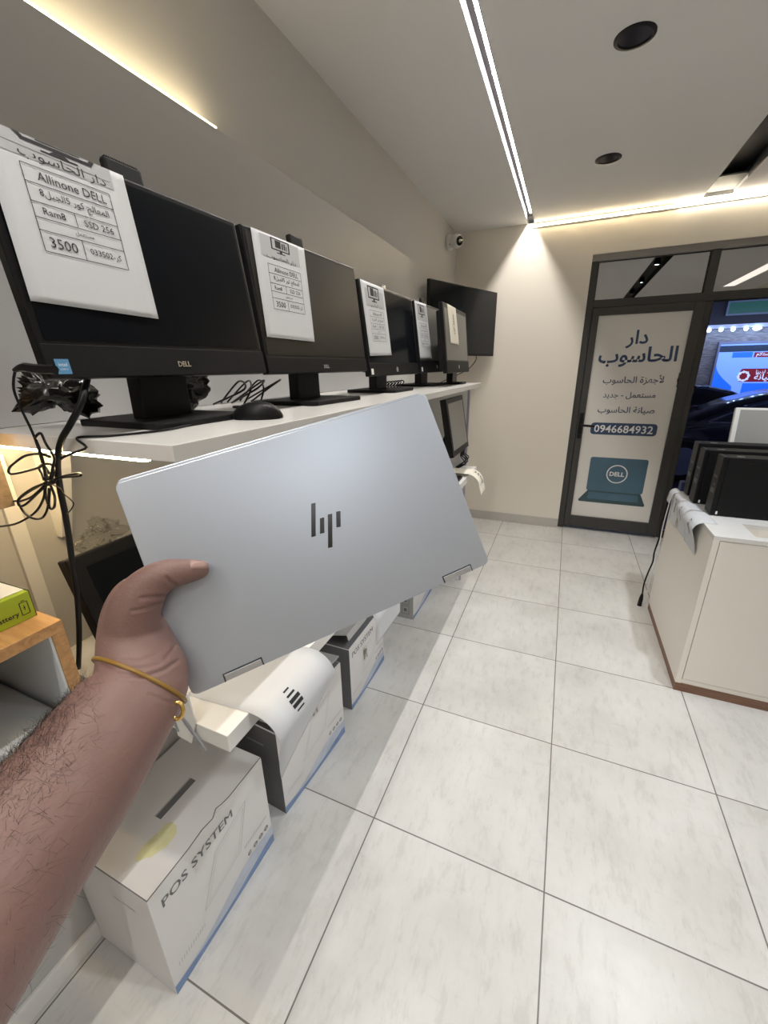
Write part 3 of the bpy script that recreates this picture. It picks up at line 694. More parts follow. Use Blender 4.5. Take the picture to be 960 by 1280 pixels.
def drape(lab, xe, sgn, y0, y1, zt, on, rad, hang, flare, m, pr=None, skew=0.0, group='price sheets draped over edges', nm='price_sheet', lift=0.0, tap=0.0):
    """sheet lying on a top and curling over its edge. sgn +1: hangs on the +x side"""
    L0 = on; L1 = rad*math.pi/2; tot = L0+L1+hang
    def prof(s):
        if s < L0: 
            return xe - sgn*(L0-s) + 0.0, zt + .0012 + lift*math.sin(math.pi*s/L0)
        a = (s-L0)/rad
        if s < L0+L1: return xe + sgn*rad*math.sin(a), zt + .0012 - rad*(1-math.cos(a))
        k = s-L0-L1; return xe + sgn*(rad + flare*math.sin(k/hang*1.5)*hang), zt + .0012 - rad - k*.98
    def full(a, b_):
        x, z = prof(b_*tot*(1-tap*a)); return Vector((x, y0+(y1-y0)*a + skew*b_, z))
    o = thing(nm, lab, 'paper sheet', (xe, (y0+y1)/2, zt), group)
    MB().grid(6, 36, full, thick=.0003).build('sheet', m, o, True)
    def fn(s, y):     # s along the sheet, y across (metres)
        x, z = prof(s); x2, z2 = prof(s+.001); t_ = Vector((x2-x, 0, z2-z)).normalized(); n_ = Vector((-t_.z, 0, t_.x))*sgn
        if n_.z < 0 and s < L0: n_ = -n_
        return Vector((x, y0+y+skew*s/tot, z)) + n_*.001
    if pr:
        p_ = MB(); pr(p_, fn, L0, tot); p_.build('sheet_print', INK, o)
    return o
def pr1(p_, fn, L0, tot):
    for i, (h_, w_) in enumerate(((.018, .004), (.026, .005), (.034, .009), (.034, .009), (.026, .004))):
        line(p_, (L0+.030+i*.013, .085-h_/2), (L0+.030+i*.013, .085+h_/2), w_, fn, n=3)
drape('large white sheet curling over the lower shelf under the laptop hinge', XS, 1, .480, .70, ZL, .16, .065, .125, -.15, PAPER, pr1, .03, tap=.30)
def pr2(p_, fn, L0, tot): line(p_, (L0+.05, .03), (L0+.05, .15), .003, fn, n=4)
drape('white sheet over the lower shelf above the third carton', XS, 1, .93, 1.14, ZL, .16, .075, .09, -.1, PAPER, pr2, .05)
def pr3(p_, fn, L0, tot):
    p_.text('3500', width=.10, at=(0, 0), fn=lambda x, y: fn(L0+.075+x, .10+y), off=.01)
drape('small cream sheet curling over the far end of the lower shelf', XS, 1, 2.55, 2.70, ZL+.020, .12, .085, .05, .25, PAPERC, pr3)
# tag on the near end of the lower shelf
o = thing('price_tag', 'small white plastic tag with grey strips on the near end of the lower shelf', 'tag', (-.63, SY0, .93))
Mt = frame((-.63, SY0-.004, .93), (1, 0, .15), (0, 0, 1))
MB().prism([(-.045, -.045), (-.01, -.055), (.028, .01), (.03, .075), (.0, .085), (-.02, .03), (-.04, .0)], -.0015, .0015, Mt).build('tag_plate', WHITE, o)
k = MB(); k.box((-.004, -.07, .002), (.004, .03, .005), Mt @ Matrix.Rotation(R(28), 4, 'Z')); k.box((-.04, -.03, .002), (-.034, .015, .004), Mt); k.build('tag_strip', SILVERD, o)

# ------------------------------------------------------------------ cartons on the floor
def carton(y0, W, lab, xf=-.786, D=.31, H=.40, top='closed', near_print=False, yaw=0.0, stain=False, text=True, dark_end=False):
    B = Matrix.Translation((xf, y0, 0)) @ Matrix.Rotation(yaw, 4, 'Z')
    o = thing('pos_carton', lab, 'carton', (xf-D/2, y0+W/2, 0), 'white cash drawer cartons on the floor')
    WM[o.name] = Matrix.Translation((xf-D/2, y0+W/2, 0))
    bd = MB(); bd.box((-D, 0, .001), (0, W, H-.004), B, bev=.0015); bd.build('carton_body', [CARDW], o)
    # lid flap with torn edge line along the front and hand slot
    if top == 'closed':
        edge = [(0, 0), (0, W*.3), (-.004, W*.42), (.001, W*.5), (-.012, W*.56), (-.006, W*.6), (-.002, W*.66), (-.001, W)]
        lid = MB(); lid.prism([(-D, 0), (-.001, 0)] + edge[1:] + [(-D, W)], H-.004, H, B); lid = lid.build('carton_lid', CARDW, o)
        sm_ = MB(); ee = [(-.0012, 0)] + [(x-.0012, y) for x, y in edge[1:]]
        for a, b_ in zip(ee, ee[1:]): line(sm_, a, b_, .0032, M=B, z=H+.0003)
        line(sm_, (-D, .0012), (0, .0012), .0026, M=B, z=H+.0003); sm_.build('lid_seam', CARDD, lid)
        sl = MB(); sl.box((-D*.52, W*.36, H-.0005), (-D*.44, W*.66, H+.0006), B); sl.build('hand_slot', CARDD, lid)
        sl = MB(); sl.box((-D*.52, W*.36, H+.0006), (-D*.505, W*.66, H+.0009), B); sl.build('slot_flap', CARDG, lid)
    else:
        M2_ = B @ Matrix.Translation((-D, 0, H-.004)) @ Matrix.Rotation(R(-top), 4, 'Y')
        lid = MB(); lid.box((0, .004, 0), (D, W-.004, .004), M2_); lid = lid.build('carton_lid', CARDG, o)
        MB().box((D-.004, W*.02, -.03), (D, W*.5, 0), M2_).build('lid_tuck_flap', CARDG, lid)
        MB().box((-D+.004, .004, H-.004), (-.004, W-.004, H-.002), B).build('inner_flap', CARDD, o)
    Fm = B @ frame((.0006, 0, 0), (0, 1, 0), (0, 0, 1))
    if text:
        lt = MB()
        for q in (-.0007, 0, .0007): lt.text('POS SYSTEM', width=W*.58, at=(W*.36+q, H*.85+q*.3), height=.030, off=0, M=Fm, z=.0002+q*.1)
        lt.build('front_lettering', CARDD, o)
    # printed terminal outline, dotted caption, marks
    g = MB()
    qd = [(W*.30, H*.33), (W*.66, H*.40), (W*.78, H*.80), (W*.46, H*.70)]
    for a, b_ in zip(qd, qd[1:]+qd[:1]): line(g, a, b_, .0016, M=Fm, z=.0002)
    qd = [(W*.34, H*.36), (W*.64, H*.425), (W*.75, H*.755), (W*.47, H*.67)]
    for a, b_ in zip(qd, qd[1:]+qd[:1]): line(g, a, b_, .0009, M=Fm, z=.0002)
    for i in range(14): line(g, (W*(.70+.019*i), H*.36), (W*(.708+.019*i), H*.385), .003, M=Fm, z=.0002)
    for i in range(12): line(g, (W*(.06+.019*i), H*.20), (W*(.066+.019*i), H*.24), .0018, M=Fm, z=.0002)
    g.build('front_outline', LINEG, o)
    g = MB()
    for i in range(4):
        x = W*(.74+.065*i)
        for k in range(8):
            a0, a1 = k*math.pi/4, (k+1)*math.pi/4
            if i == 0 and k in (0, 7): continue
            line(g, (x+.008*math.cos(a0), H*.255+.008*math.sin(a0)), (x+.008*math.cos(a1), H*.255+.008*math.sin(a1)), .003, M=Fm, z=.0002)
        line(g, (x-.006, H*.255), (x+.006, H*.255), .003, M=Fm, z=.0002)
    g.build('front_marks', CARDD, o)
    wave = [(0, .001), (W, .001), (W, H*.20)] + [(W*(1-i/20), H*(.13+.06*math.sin(i/20*5.2+.4)+.03*(1-i/20))) for i in range(1, 21)]
    g = MB(); g.prism(wave, .0001, .0004, Fm); g.build('blue_wave', BLUEL, o)
    wave = [(0, .001), (W, .001), (W, H*.09)] + [(W*(1-i/20), H*(.075+.035*math.sin(i/20*4.4+2.2))) for i in range(1, 21)]
    g = MB(); g.prism(wave, .0004, .0007, Fm); g.build('blue_band', BLUEB, o)
    Nm = B @ frame((0, -.0006, 0), (-1, 0, 0), (0, 0, 1)) if False else B @ frame((-D, -.0006, 0), (1, 0, 0), (0, 0, 1))
    g = MB()
    if near_print:
        for i in range(3):
            for j in range(2):
                x0, z0 = D*(.30+.22*i), H*(.10+.20*j)
                for a, b_ in (((x0, z0), (x0+.05, z0)), ((x0+.05, z0), (x0+.05, z0+.06)), ((x0+.05, z0+.06), (x0, z0+.06)), ((x0, z0+.06), (x0, z0))): line(g, a, b_, .003, M=Nm, z=.0002)
                line(g, (x0+.015, z0+.03), (x0+.035, z0+.03), .022, M=Nm, z=.0002)
    else:
        line(g, (D*.52, H*.78), (D*.78, H*.78), .005, M=Nm, z=.0002)
    g.build('end_print', CARDD if near_print else LINEG, o)
    if near_print or dark_end:
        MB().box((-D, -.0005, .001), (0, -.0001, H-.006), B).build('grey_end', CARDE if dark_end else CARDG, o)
    if stain:
        pts = []
        for i in range(18):
            a = i/18*2*math.pi; r_ = 1+random.uniform(-.18, .18); pts.append((-D*.30+.028*r_*math.cos(a)+.008*math.sin(a), W*.25+.055*r_*math.sin(a)))
        MB().prism(pts, H+.0001, H+.0004, B).build('yellow_stain', YELST, o)
    return o
carton(.332, .419, 'nearest white cash drawer carton on the floor, lid closed, yellow stain and hand slot', stain=True)
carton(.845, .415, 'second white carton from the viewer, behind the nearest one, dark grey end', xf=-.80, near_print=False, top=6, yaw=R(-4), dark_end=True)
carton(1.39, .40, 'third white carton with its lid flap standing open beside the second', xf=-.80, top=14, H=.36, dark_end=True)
carton(2.23, .42, 'farthest white carton on the floor, dark icons on its end, below the laptop hinge', xf=-.775, near_print=True, H=.36)
# keys hanging on the cartons
def keys(lab, p_):
    o = thing('key_bunch', lab, 'keys', p_, 'key bunches taped to cartons')
    Mk = frame(p_, (0, 1, 0), (0, 0, 1)) @ Matrix.Translation((0, 0, .002))
    q = MB(); ring = [(.011*math.cos(a*math.pi/8), .011*math.sin(a*math.pi/8)+.012) for a in range(17)]
    q.tube([Mk @ Vector((x, y, .002)) for x, y in ring[:-1]], .0012, n=6, sub=1, closed=True); q.build('key_ring', CHROME, o, True)
    BR = mat('brass_key', (.42, .38, .30), .3, .8)
    for a, z in ((-12, .001), (14, .004)):
        q = MB(); q.prism([(-.009, -.018), (.009, -.018), (.010, 0), (.004, .006), (-.004, .006), (-.010, 0)], z, z+.002, Mk @ Matrix.Rotation(R(a), 4, 'Z')); q.prism([(-.004, -.05), (.0, -.055), (.004, -.05), (.004, -.018), (-.004, -.018)], z, z+.002, Mk @ Matrix.Rotation(R(a), 4, 'Z')); q.build('key', BR, o)
keys('small bunch of keys hanging on the second carton', (-.785, 1.06, .345))
keys('small bunch of keys hanging on the third carton', (-.797, 1.545, .25))

# ------------------------------------------------------------------ wall cubbies at the left edge
o = thing('wall_cubby', 'oak-edged wall cubby with blue-grey inside, green carton on top', 'wall cabinet', (XL, .1, 1.0))
CX, CY, CZ, CB = -.80, .352, 1.178, .86
MB().box((XL, -.55, CZ-.022), (CX, CY, CZ), bev=.001).build('top_board', OAK, o)
MB().box((XL, CY-.022, CB), (CX, CY, CZ-.022), bev=.001).build('side_panel', OAK, o)
MB().box((XL, -.55, CB), (CX, -.528, CZ-.022), bev=.001).build('side_panel', OAK, o)
MB().box((XL, -.528, CB), (CX, CY-.022, CB+.022), bev=.001).build('bottom_board', OAK, o)
li = MB(); li.box((XL+.01, CY-.026, CB+.022), (CX-.003, CY-.022, CZ-.022)); li.box((XL, -.528, CB+.022), (XL+.01, CY-.026, CZ-.022)); li.build('lining', CUBIN, o)
o = root(tag(MB().box((XL+.03, -.2, CB+.0225), (CX-.004, .318, CB+.125), bev=.006).build('storage_tray', mat('pale_tray', (.50, .53, .55), .5)), 'pale grey tray inside the oak-edged wall cubby', 'tray'))
cr = MB()
for i in range(3): cr.tube([(-1.02+.05*math.cos(a*.9)*(1-.1*i), .24+.035*math.sin(a*.9), CB+.130+.006*i+.001*a) for a in range(7)], .0035, n=6, closed=True)
root(tag(cr.build('coiled_cable', BLACK, None, True), 'black cable coiled on the grey tray inside the oak-edged cubby', 'cable'))
o = thing('wall_cubby', 'brown wooden cubby end at the picture edge, above the green carton', 'wall cabinet', (XL, .1, 1.34))
BRW = wood('tan_wood', (.17, .115, .065), (.24, .165, .10))
MB().box((XL, -.5, 1.368), (-.93, .396, 1.388), bev=.001).build('bottom_board', BRW, o)
MB().box((XL, .376, 1.388), (-.93, .396, 1.75), bev=.001).build('side_panel', BRW, o)
MB().box((XL, -.5, 1.73), (-.93, .376, 1.75), bev=.001).build('top_board', BRW, o)
# green battery carton
o = thing('battery_carton', 'green and white battery carton on the oak-edged wall cubby', 'carton', (-.92, .2, CZ))
Gm = Matrix.Translation((-.858, .343, CZ)) @ Matrix.Rotation(R(1), 4, 'Z')
MB().box((-.17, -.30, .0005), (0, 0, .052), Gm, bev=.001).build('carton_body', GREENB, o)
MB().box((-.168, -.298, .0525), (-.012, -.002, .0535), Gm).build('carton_lid', WHITE, o)
g = MB(); GF = Gm @ frame((.0006, 0, 0), (0, 1, 0), (0, 0, 1)); g.text('Laptop Battery', width=.078, at=(-.063, .017), off=.012, M=GF); 

for a, b_ in (((-.020, .012), (-.008, .012)), ((-.008, .012), (-.008, .036)), ((-.008, .036), (-.020, .036)), ((-.020, .036), (-.020, .012)), ((-.017, .039), (-.011, .039)), ((-.016, .025), (-.012, .025)), ((-.014, .020), (-.014, .03))): line(g, a, b_, .0012, M=GF)
GT = Gm @ Matrix.Translation((0, 0, .0538)); line(g, (-.04, -.20), (-.04, -.03), .010, M=GT); line(g, (-.06, -.12), (-.06, -.03), .004, M=GT)
g.build('carton_print', INK, o)
MB().box((-.172, -.001, .001), (0, .0005, .0535), Gm).build('carton_end', mat('dark_green', (.05, .07, .02), .6), o)

# ------------------------------------------------------------------ display counter
KX0, KX1, KY0, KY1, KZ = .683, 2.0, 2.14, 2.965, .863
o = thing('display_counter', 'white display counter with brown plinth in front of the glass shopfront', 'counter', (1.3, 2.55, 0))
MB().box((KX0+.002, KY0+.002, 0), (KX1-.002, KY1-.002, .05), bev=.001).build('plinth', OAKD, o)
k = MB(); k.box((KX0, KY0+.018, .05), (KX0+.02, KY1, KZ-.02)); k.box((KX0, KY0, .05), (KX0+.024, KY0+.018, KZ-.02)); k.box((KX1-.02, KY0, .05), (KX1, KY1, KZ-.02)); k.box((KX0+.02, KY1-.02, .05), (KX1-.02, KY1, KZ-.02)); k.box((KX0+.024, KY0+.004, .05), (KX1-.02, KY0+.018, .075)); k.build('carcass', CREAM, o)
MB().box((KX0+.027, KY0+.001, .078), (KX1-.022, KY0+.018, KZ-.023), bev=.001).build('front_panel', CREAM, o)
tp = MB(); hx0, hx1, hy0, hy1 = .845, 1.35, 2.185, 2.36
for a, b_ in (((KX0, KY0), (KX1, hy0)), ((KX0, hy1), (KX1, KY1)), ((KX0, hy0), (hx0, hy1)), ((hx1, hy0), (KX1, hy1))): tp.box((*a, KZ-.02), (*b_, KZ))
tp.build('counter_top', WHITE, o)
k = MB(); k.box((hx0, hy0, KZ-.09), (hx1, hy1, KZ-.085)); k.box((hx0-.004, hy0, KZ-.085), (hx0, hy1, KZ-.02)); k.box((hx0, hy1, KZ-.085), (hx1, hy1+.004, KZ-.02)); k.build('recess_lining', CREAM, o)
# desktop towers
def tower(x, y, lab, D=.34, T=.095, H=.30, m=BLACKM):
    o = thing('desktop_computer', lab, 'desktop computer', (x+D/2, y+T/2, KZ), 'black desktop computers on the counter')
    MB().box((x+.02, y, KZ+.004), (x+D, y+T, KZ+H), bev=.003).build('case', m, o)
    MB().box((x, y-.001, KZ+.004), (x+.02, y+T+.001, KZ+H+.001), bev=.005).build('front_bezel', BLACK, o)
    p_ = MB(); p_.box((x-.001, y+.02, KZ+.11), (x, y+T-.02, KZ+.135)); p_.box((x-.001, y+.03, KZ+.15), (x, y+.05, KZ+.16)); p_.box((x-.001, y+.02, KZ+.19), (x, y+T-.02, KZ+.20)); p_.build('port_panel', mat('grey_port', (.10, .10, .10), .4), o)
    MB().box((x+.022, y-.0012, KZ+.01), (x+.030, y, KZ+.026)).build('badge', WHITEP, o)
    MB().box((x+.06, y+.03, KZ+H), (x+.09, y+.036, KZ+H+.002)).build('latch', SILVERD, o)
    MB().box((x+.1, y-.0012, KZ+H-.028), (x+.15, y, KZ+H-.025)).build('case_groove', BLACK, o)
tower(.738, 2.452, 'nearest black desktop computer standing upright on the white counter')
tower(.708, 2.640, 'middle black desktop computer on the counter, between the other two')
tower(.712, 2.795, 'rear black desktop computer on the counter, nearest the shop window', H=.31)
# white monitor seen over the towers
o = thing('white_monitor', 'white-edged grey screen standing on the counter behind the desktop computers', 'monitor', (1.15, 2.60, KZ))
wm = frame((.890, 2.925, 1.02), (1, -.06, 0), (.02, .18, 1))
wmH = .34
MB().box((0, 0, -.03), (.52, wmH, 0), wm, bev=.004).build('monitor_frame', WHITE, o)
MB().box((.022, .02, 0), (.50, wmH-.012, .001), wm).build('monitor_screen', mat('grey_screen', (.33, .33, .32), .35), o)
MB().box((1.08, 2.93, KZ), (1.18, 2.955, 1.10), bev=.004).build('stand_neck', WHITE, o)
MB().box((1.075, 2.895, KZ), (1.30, 2.96, KZ+.012), bev=.003).build('stand_foot', WHITE, o)
# sheets over the counter edge
def prc(p_, fn, L0, tot):
    p_.text('2600-7', width=.085, at=(0, 0), fn=lambda x, y: fn(L0+.075-x, .085+y), off=.012)
for y0, y1, ha, rad, fl, tp_, lab in ((2.31, 2.52, .13, .045, -.25, -.25, 'nearest white sheet curling over the counter edge, below the nearest desktop computer'), (2.525, 2.69, .13, .040, -.2, -.15, 'second white sheet curling over the counter edge, beside the nearest one'),
                             (2.70, 2.87, .15, .022, .0, .0, 'third white sheet over the counter edge, mostly behind the second'), (2.865, 2.955, .05, .03, .1, .0, 'farthest white sheet over the counter edge, near the door')):
    drape(lab, KX0+.006, -1, y0, y1, KZ, .05, rad, ha, fl, PAPER, prc, group='price sheets over the counter edge', tap=tp_ if tp_ > 0 else 0)
o = thing('blue_carton', 'small dark blue box on the far corner of the counter', 'box', (.73, 2.93, KZ))
MB().box((.70, 2.90, KZ+.0005), (.80, 2.955, KZ+.055), bev=.002).build('carton_body', mat('deep_blue_carton', (.02, .04, .13), .5), o)
MB().box((.755, 2.8992, KZ+.03), (.775, 2.8999, KZ+.05)).build('carton_label', CARDG, o)
# cable hanging at the counter's far corner
o = thing('power_cable', 'black power cable hanging beside the counter with its plug near the floor', 'cable', (.645, 2.98, .0))
MB().tube([(.70, 2.975, .84), (.672, 2.978, .78), (.664, 2.98, .66)] + [onplane(u, v, 1, 2.98) for u, v in ((826, 655), (824, 672), (818, 690), (816, 702), (810, 716), (805, 730), (803, 742))], .0048, n=8).build('cable_cord', BLACK, o, True)
q = MB(); a = onplane(803, 742, 1, 2.98); b_ = onplane(799, 757, 1, 2.98); q.tube([a, a*.6+b_*.4, b_], .012, n=8, sub=2, radii=[.006, .013, .014]); q.build('cable_plug', BLACK, o, 40)
root(tag(MB().tube([(.674, 2.958, .80), (.668, 2.962, .6), (.672, 2.967, .4), (.662, 2.97, .2), (.668, 2.97, .03)], .003, n=6).build('white_cable', WHITE, None, True), 'thin white cable running down the side of the white counter', 'cable'))

# ------------------------------------------------------------------ laptop in the hand
LO = Vector((-.261, .186, 1.341)); LR = Vector((.67706, .70649, .20606)); LU = Vector((-.43501, .15835, .88639)); LN = LR.cross(LU)
LM = frame(LO, LR, LU); LW, LH = .305, .1925
o = thing('laptop_computer', 'closed silver laptop held up in the hand, lid facing the viewer', 'laptop', LM @ Vector((LW/2, LH/2, -.008)))
def slab(z0, z1, m, name, par, x0=0, y0=0, x1=LW, y1=LH, r=.006):
    return MB().prism(rrect(x0, y0, x1, y1, r), z0, z1, LM, bev=.0009).build(name, m, par)
slab(-.0058, 0, SILVER, 'lid', o)
slab(-.0172, -.0078, SILVER, 'base', o, 0, .001, LW, LH+.0046)
slab(-.0079, -.0057, mat('gap_rubber', (.10, .105, .12), .6), 'gap_seal', o, .001, .004, LW-.001, LH+.0018)
def para(ps, m, name, par, z0=.0001, z1=.0004):
    return MB().prism(ps, z0, z1, LM).build(name, m, par)
lg = MB()
for a, b_, c_, d_ in (((.1507, .1212), (.1549, .1208), (.1440, .0909), (.1398, .0913)), ((.1536, .1053), (.1578, .1049), (.1527, .0910), (.1485, .0914)), ((.1620, .1062), (.1662, .1055), (.1552, .0755), (.1510, .0761)), ((.1705, .1060), (.1747, .1053), (.1695, .0910), (.1653, .0917))):
    lg.prism([d_, c_, b_, a], .0001, .0004, LM)
lg.build('lid_logo', LOGOD, o)
for x0 in (.0285, .2500):
    h = MB(); h.box((x0, .0005, -.010), (x0+.0325, .0062, .0012), LM, bev=.0006); h = h.build('hinge', mat('hinge_silver', (.62, .63, .65), .25, .8), o)
    k = MB(); k.box((x0-.0008, .0062, .0001), (x0+.0333, .0072, .0005), LM); k.box((x0-.0010, .0, .0001), (x0-.0001, .0072, .0005), LM); k.box((x0+.0326, .0, .0001), (x0+.0335, .0072, .0005), LM); k.build('hinge_gap', ALUD, h)
q = MB(); q.box((.03, -.0006, -.0165), (.07, .0008, -.009), LM); q.box((.24, -.0006, -.0165), (.27, .0008, -.009), LM); q.build('rear_vent', ALUD, o)

# ------------------------------------------------------------------ the person's hand and forearm
def hand_mesh():
    mb = MB()
    def loft(rings, n=28, cap=True):
        """rings: (px u, px v, depth, half width m in image plane, half thickness m, direction angle of the width axis in image degrees)"""
        pts = []
        for (u, v, t_, hw, ht, ang) in rings:
            c_ = P(u, v, t_); wd = rt*math.cos(R(ang)) - up*math.sin(R(ang))
            pts.append((c_, wd, hw, ht))
        # interpolate
        dense = []
        m = len(pts)
        for i in range(m-1):
            for j in range(4):
                t_ = j/4; g = lambda k: pts[min(max(k, 0), m-1)]
                def cm(f):
                    a, b_, c_, d_ = f(g(i-1)), f(g(i)), f(g(i+1)), f(g(i+2))
                    return .5*((2*b_) + (c_-a)*t_ + (2*a-5*b_+4*c_-d_)*t_*t_ + (3*b_-a-3*c_+d_)*t_**3)
                dense.append((cm(lambda q: q[0]), cm(lambda q: q[1]).normalized(), cm(lambda q: q[2]), cm(lambda q: q[3])))
        dense.append(pts[-1])
        v = []; f = []
        for i, (c_, wd, hw, ht) in enumerate(dense):
            t_ = (dense[min(i+1, len(dense)-1)][0] - dense[max(i-1, 0)][0]).normalized()
            wd = (wd - t_*wd.dot(t_)).normalized(); th = t_.cross(wd)
            for k in range(n):
                a = 2*math.pi*k/n; v.append(c_ + wd*hw*math.cos(a) + th*ht*math.sin(a))
        for i in range(len(dense)-1):
            for k in range(n): f.append((i*n+k, i*n+(k+1) % n, (i+1)*n+(k+1) % n, (i+1)*n+k))
        f.append(tuple(range(n))[::-1]); f.append(tuple(range((len(dense)-1)*n, len(dense)*n)))
        mb.add(v, f)
    K = lambda px_, t_: px_*t_/FPX
    # forearm, wrist, heel of the hand
    fo = [(-250, 1400, .170, 150, .048, 50), (-140, 1265, .19, 136, .0455, 50), (-55, 1162, .215, 112, .043, 50), (22, 1060, .245, 95, .0395, 48), (85, 985, .275, 79, .036, 44), (140, 908, .30, 67, .031, 34), (175, 856, .320, 57, .027, 24), (173, 824, .332, 47, .026, 18), (168, 795, .340, 41, .026, 14), (166, 768, .345, 34, .025, 14), (170, 744, .349, 26, .022, 20), (178, 728, .352, 17, .016, 30)]
    loft([(u, v, t_, K(w_, t_), h_, a) for u, v, t_, w_, h_, a in fo])
    # thumb: base, knuckle, tip in front of the lid
    th = [(163, 806, .333, 34, .018, 10), (165, 778, .331, 34, .0175, 18), (171, 754, .330, 31, .0165, 34), (184, 735, .330, 26, .0145, 54), (200, 722, .3315, 21.5, .0128, 70), (216, 716.5, .334, 18.5, .0116, 84), (231, 714.5, .338, 16, .0104, 86), (245, 712.5, .3415, 13.6, .0092, 86), (255, 710.5, .3445, 10.8, .0075, 84), (261, 709, .3465, 6.3, .0045, 84)]
    loft([(u, v, t_, K(w_, t_), h_, a) for u, v, t_, w_, h_, a in th], 22)
    # four fingers behind the laptop, bent around its edge
    for i, (yv, L_, r_) in enumerate(((.108, .066, .0088), (.091, .074, .0092), (.074, .070, .0088), (.057, .056, .0080))):
        f = lambda x, z, dy=0: LM @ Vector((x, yv+dy, z))
        b_ = -.0172 - r_ - .0006
        pts = [f(-.016, -.022, -.022), f(-.008, -.030, -.010), f(.006, b_-.004), f(L_*.45, b_), f(L_*.75, b_), f(L_, b_+.0005)]
        mb.tube(pts, r_, n=14, sub=4, radii=[r_*1.25, r_*1.22, r_*1.1, r_*1.0, r_*.92, r_*.62])
    me = bpy.data.meshes.new('h'); mb.bm.to_mesh(me); mb.bm.free()
    o = bpy.data.objects.new('h', me); COL.objects.link(o)
    rm = o.modifiers.new('r', 'REMESH'); rm.mode = 'VOXEL'; rm.voxel_size = .0016; rm.use_smooth_shade = True
    sm = o.modifiers.new('s', 'SMOOTH'); sm.factor = .6; sm.iterations = 14
    dg = bpy.context.evaluated_depsgraph_get(); m2 = bpy.data.meshes.new_from_object(o.evaluated_get(dg)); bpy.data.objects.remove(o)
    return m2
hm = hand_mesh()
N_ = len(hm.vertices); co = np.empty(N_*3); hm.vertices.foreach_get('co', co); co = co.reshape(-1, 3); no = np.empty(N_*3); hm.vertices.foreach_get('normal', no); no = no.reshape(-1, 3)
def npx(c_):
    q = c_ - np.array(CAM); z = q @ np.array(fw); return np.stack((480+FPX*(q @ np.array(rt))/z, 640-FPX*(q @ np.array(up))/z), 1), z
# skin creases: shallow grooves along lines of the wrist, palm heel and thumb joint (points on the skin, found from the viewer's side)
facing = (no * (np.array(CAM)-co)).sum(1) > 0
uv, zz = npx(co)
def seg_d(p_, a, b_):
    a = np.array(a, float); b_ = np.array(b_, float); d_ = b_-a; t_ = np.clip(((p_-a) @ d_)/(d_ @ d_), 0, 1); return np.hypot(*(p_-(a+t_[:, None]*d_)).T)
disp = np.zeros(N_)
for depth, wid, L in ((.0011, 2.2, [(128, 832), (150, 843), (180, 846), (205, 838), (222, 826)]), (.0008, 1.8, [(150, 826), (175, 826), (195, 818)]), (.0007, 1.8, [(150, 834), (176, 836), (200, 830)]),
                      (.0011, 2.0, [(176, 748), (190, 746), (204, 746), (212, 742)]), (.0008, 1.8, [(165, 764), (185, 760), (202, 754)]), (.0012, 2.0, [(208, 722), (213, 728), (219, 731)]), (.0009, 2.0, [(205, 825), (214, 815), (219, 806)]), (.0006, 2, [(186, 868), (205, 876), (222, 880)])):
    dm = np.full(N_, 1e9)
    for a, b_ in zip(L, L[1:]): dm = np.minimum(dm, seg_d(uv, a, b_))
    disp -= depth*np.exp(-(dm/wid)**2) * facing
    disp += depth*.35*np.exp(-((dm-2.2*wid)/(wid*1.3))**2) * facing
co2 = co + no*disp[:, None]
hm.vertices.foreach_set('co', co2.reshape(-1)); hm.update()
hm.materials.clear(); hm.materials.append(SKIN)
for p_ in hm.polygons: p_.use_smooth = True
person = bpy.data.objects.new('person', hm); COL.objects.link(person); root(person)
tag(person, 'bare left forearm and hand of a person holding up the silver laptop', 'person')
bvh = BVHTree.FromPolygons([Vector(q) for q in co2], [tuple(p_.vertices) for p_ in hm.polygons])
# thumbnail
def onskin(u, v, lift=0.0):
    d_ = (P(u, v, 1)-CAM).normalized(); h_ = bvh.ray_cast(CAM, d_)
    return (h_[0] + h_[1]*lift, h_[1]) if h_[0] is not None else (P(u, v, .34), -d_)
nl = MB()
def nailf(a, b_):
    u = 238.5 + a*21; v0 = 700.6 + a*1.4; v = v0 + b_*(10.5 - 1.5*a) + (1.2*math.sin(math.pi*b_) if False else 0)
    e = min(a, 1-a, b_, 1-b_)
    return onskin(u + (1.5*math.sin(math.pi*b_)*(1 if a > .5 else -.6)), v, .0004 + .0009*min(1, e*5))[0]
nl.grid(12, 8, nailf); nl.build('fingernail', NAIL, person, True)
# rubber band around the wrist, on the skin
axis_a, axis_b = P(140, 908, .30), P(174, 822, .331)
wl, wr = P(124, 829, .322), P(224, 873, .322)
c_ = P(176, 851, .322); e1 = (wr-wl).normalized(); e2 = e1.cross((axis_b-axis_a).normalized()).normalized()
loop = []
for i in range(48):
    a = 2*math.pi*i/48; d_ = (e1*math.cos(a) + e2*math.sin(a)).normalized()
    h_ = bvh.ray_cast(c_ + d_*.09, -d_)
    if h_[0] is not None: loop.append(h_[0] + d_*.0008)
MB().tube(loop, .0016, n=8, sub=2, closed=True).build('rubber_band_bracelet', BAND, person, True)
k0 = onskin(224, 876)[0]
q = MB(); q.tube([k0 + rt*.0045*math.cos(a) - up*(.0065*math.sin(a)+.006) - fw*.003 for a in (0, .9, 1.8, 2.7, 3.6, 4.5, 5.4)], .0016, n=8, sub=3, closed=True); q.build('bracelet_ring', GOLD, person, True)
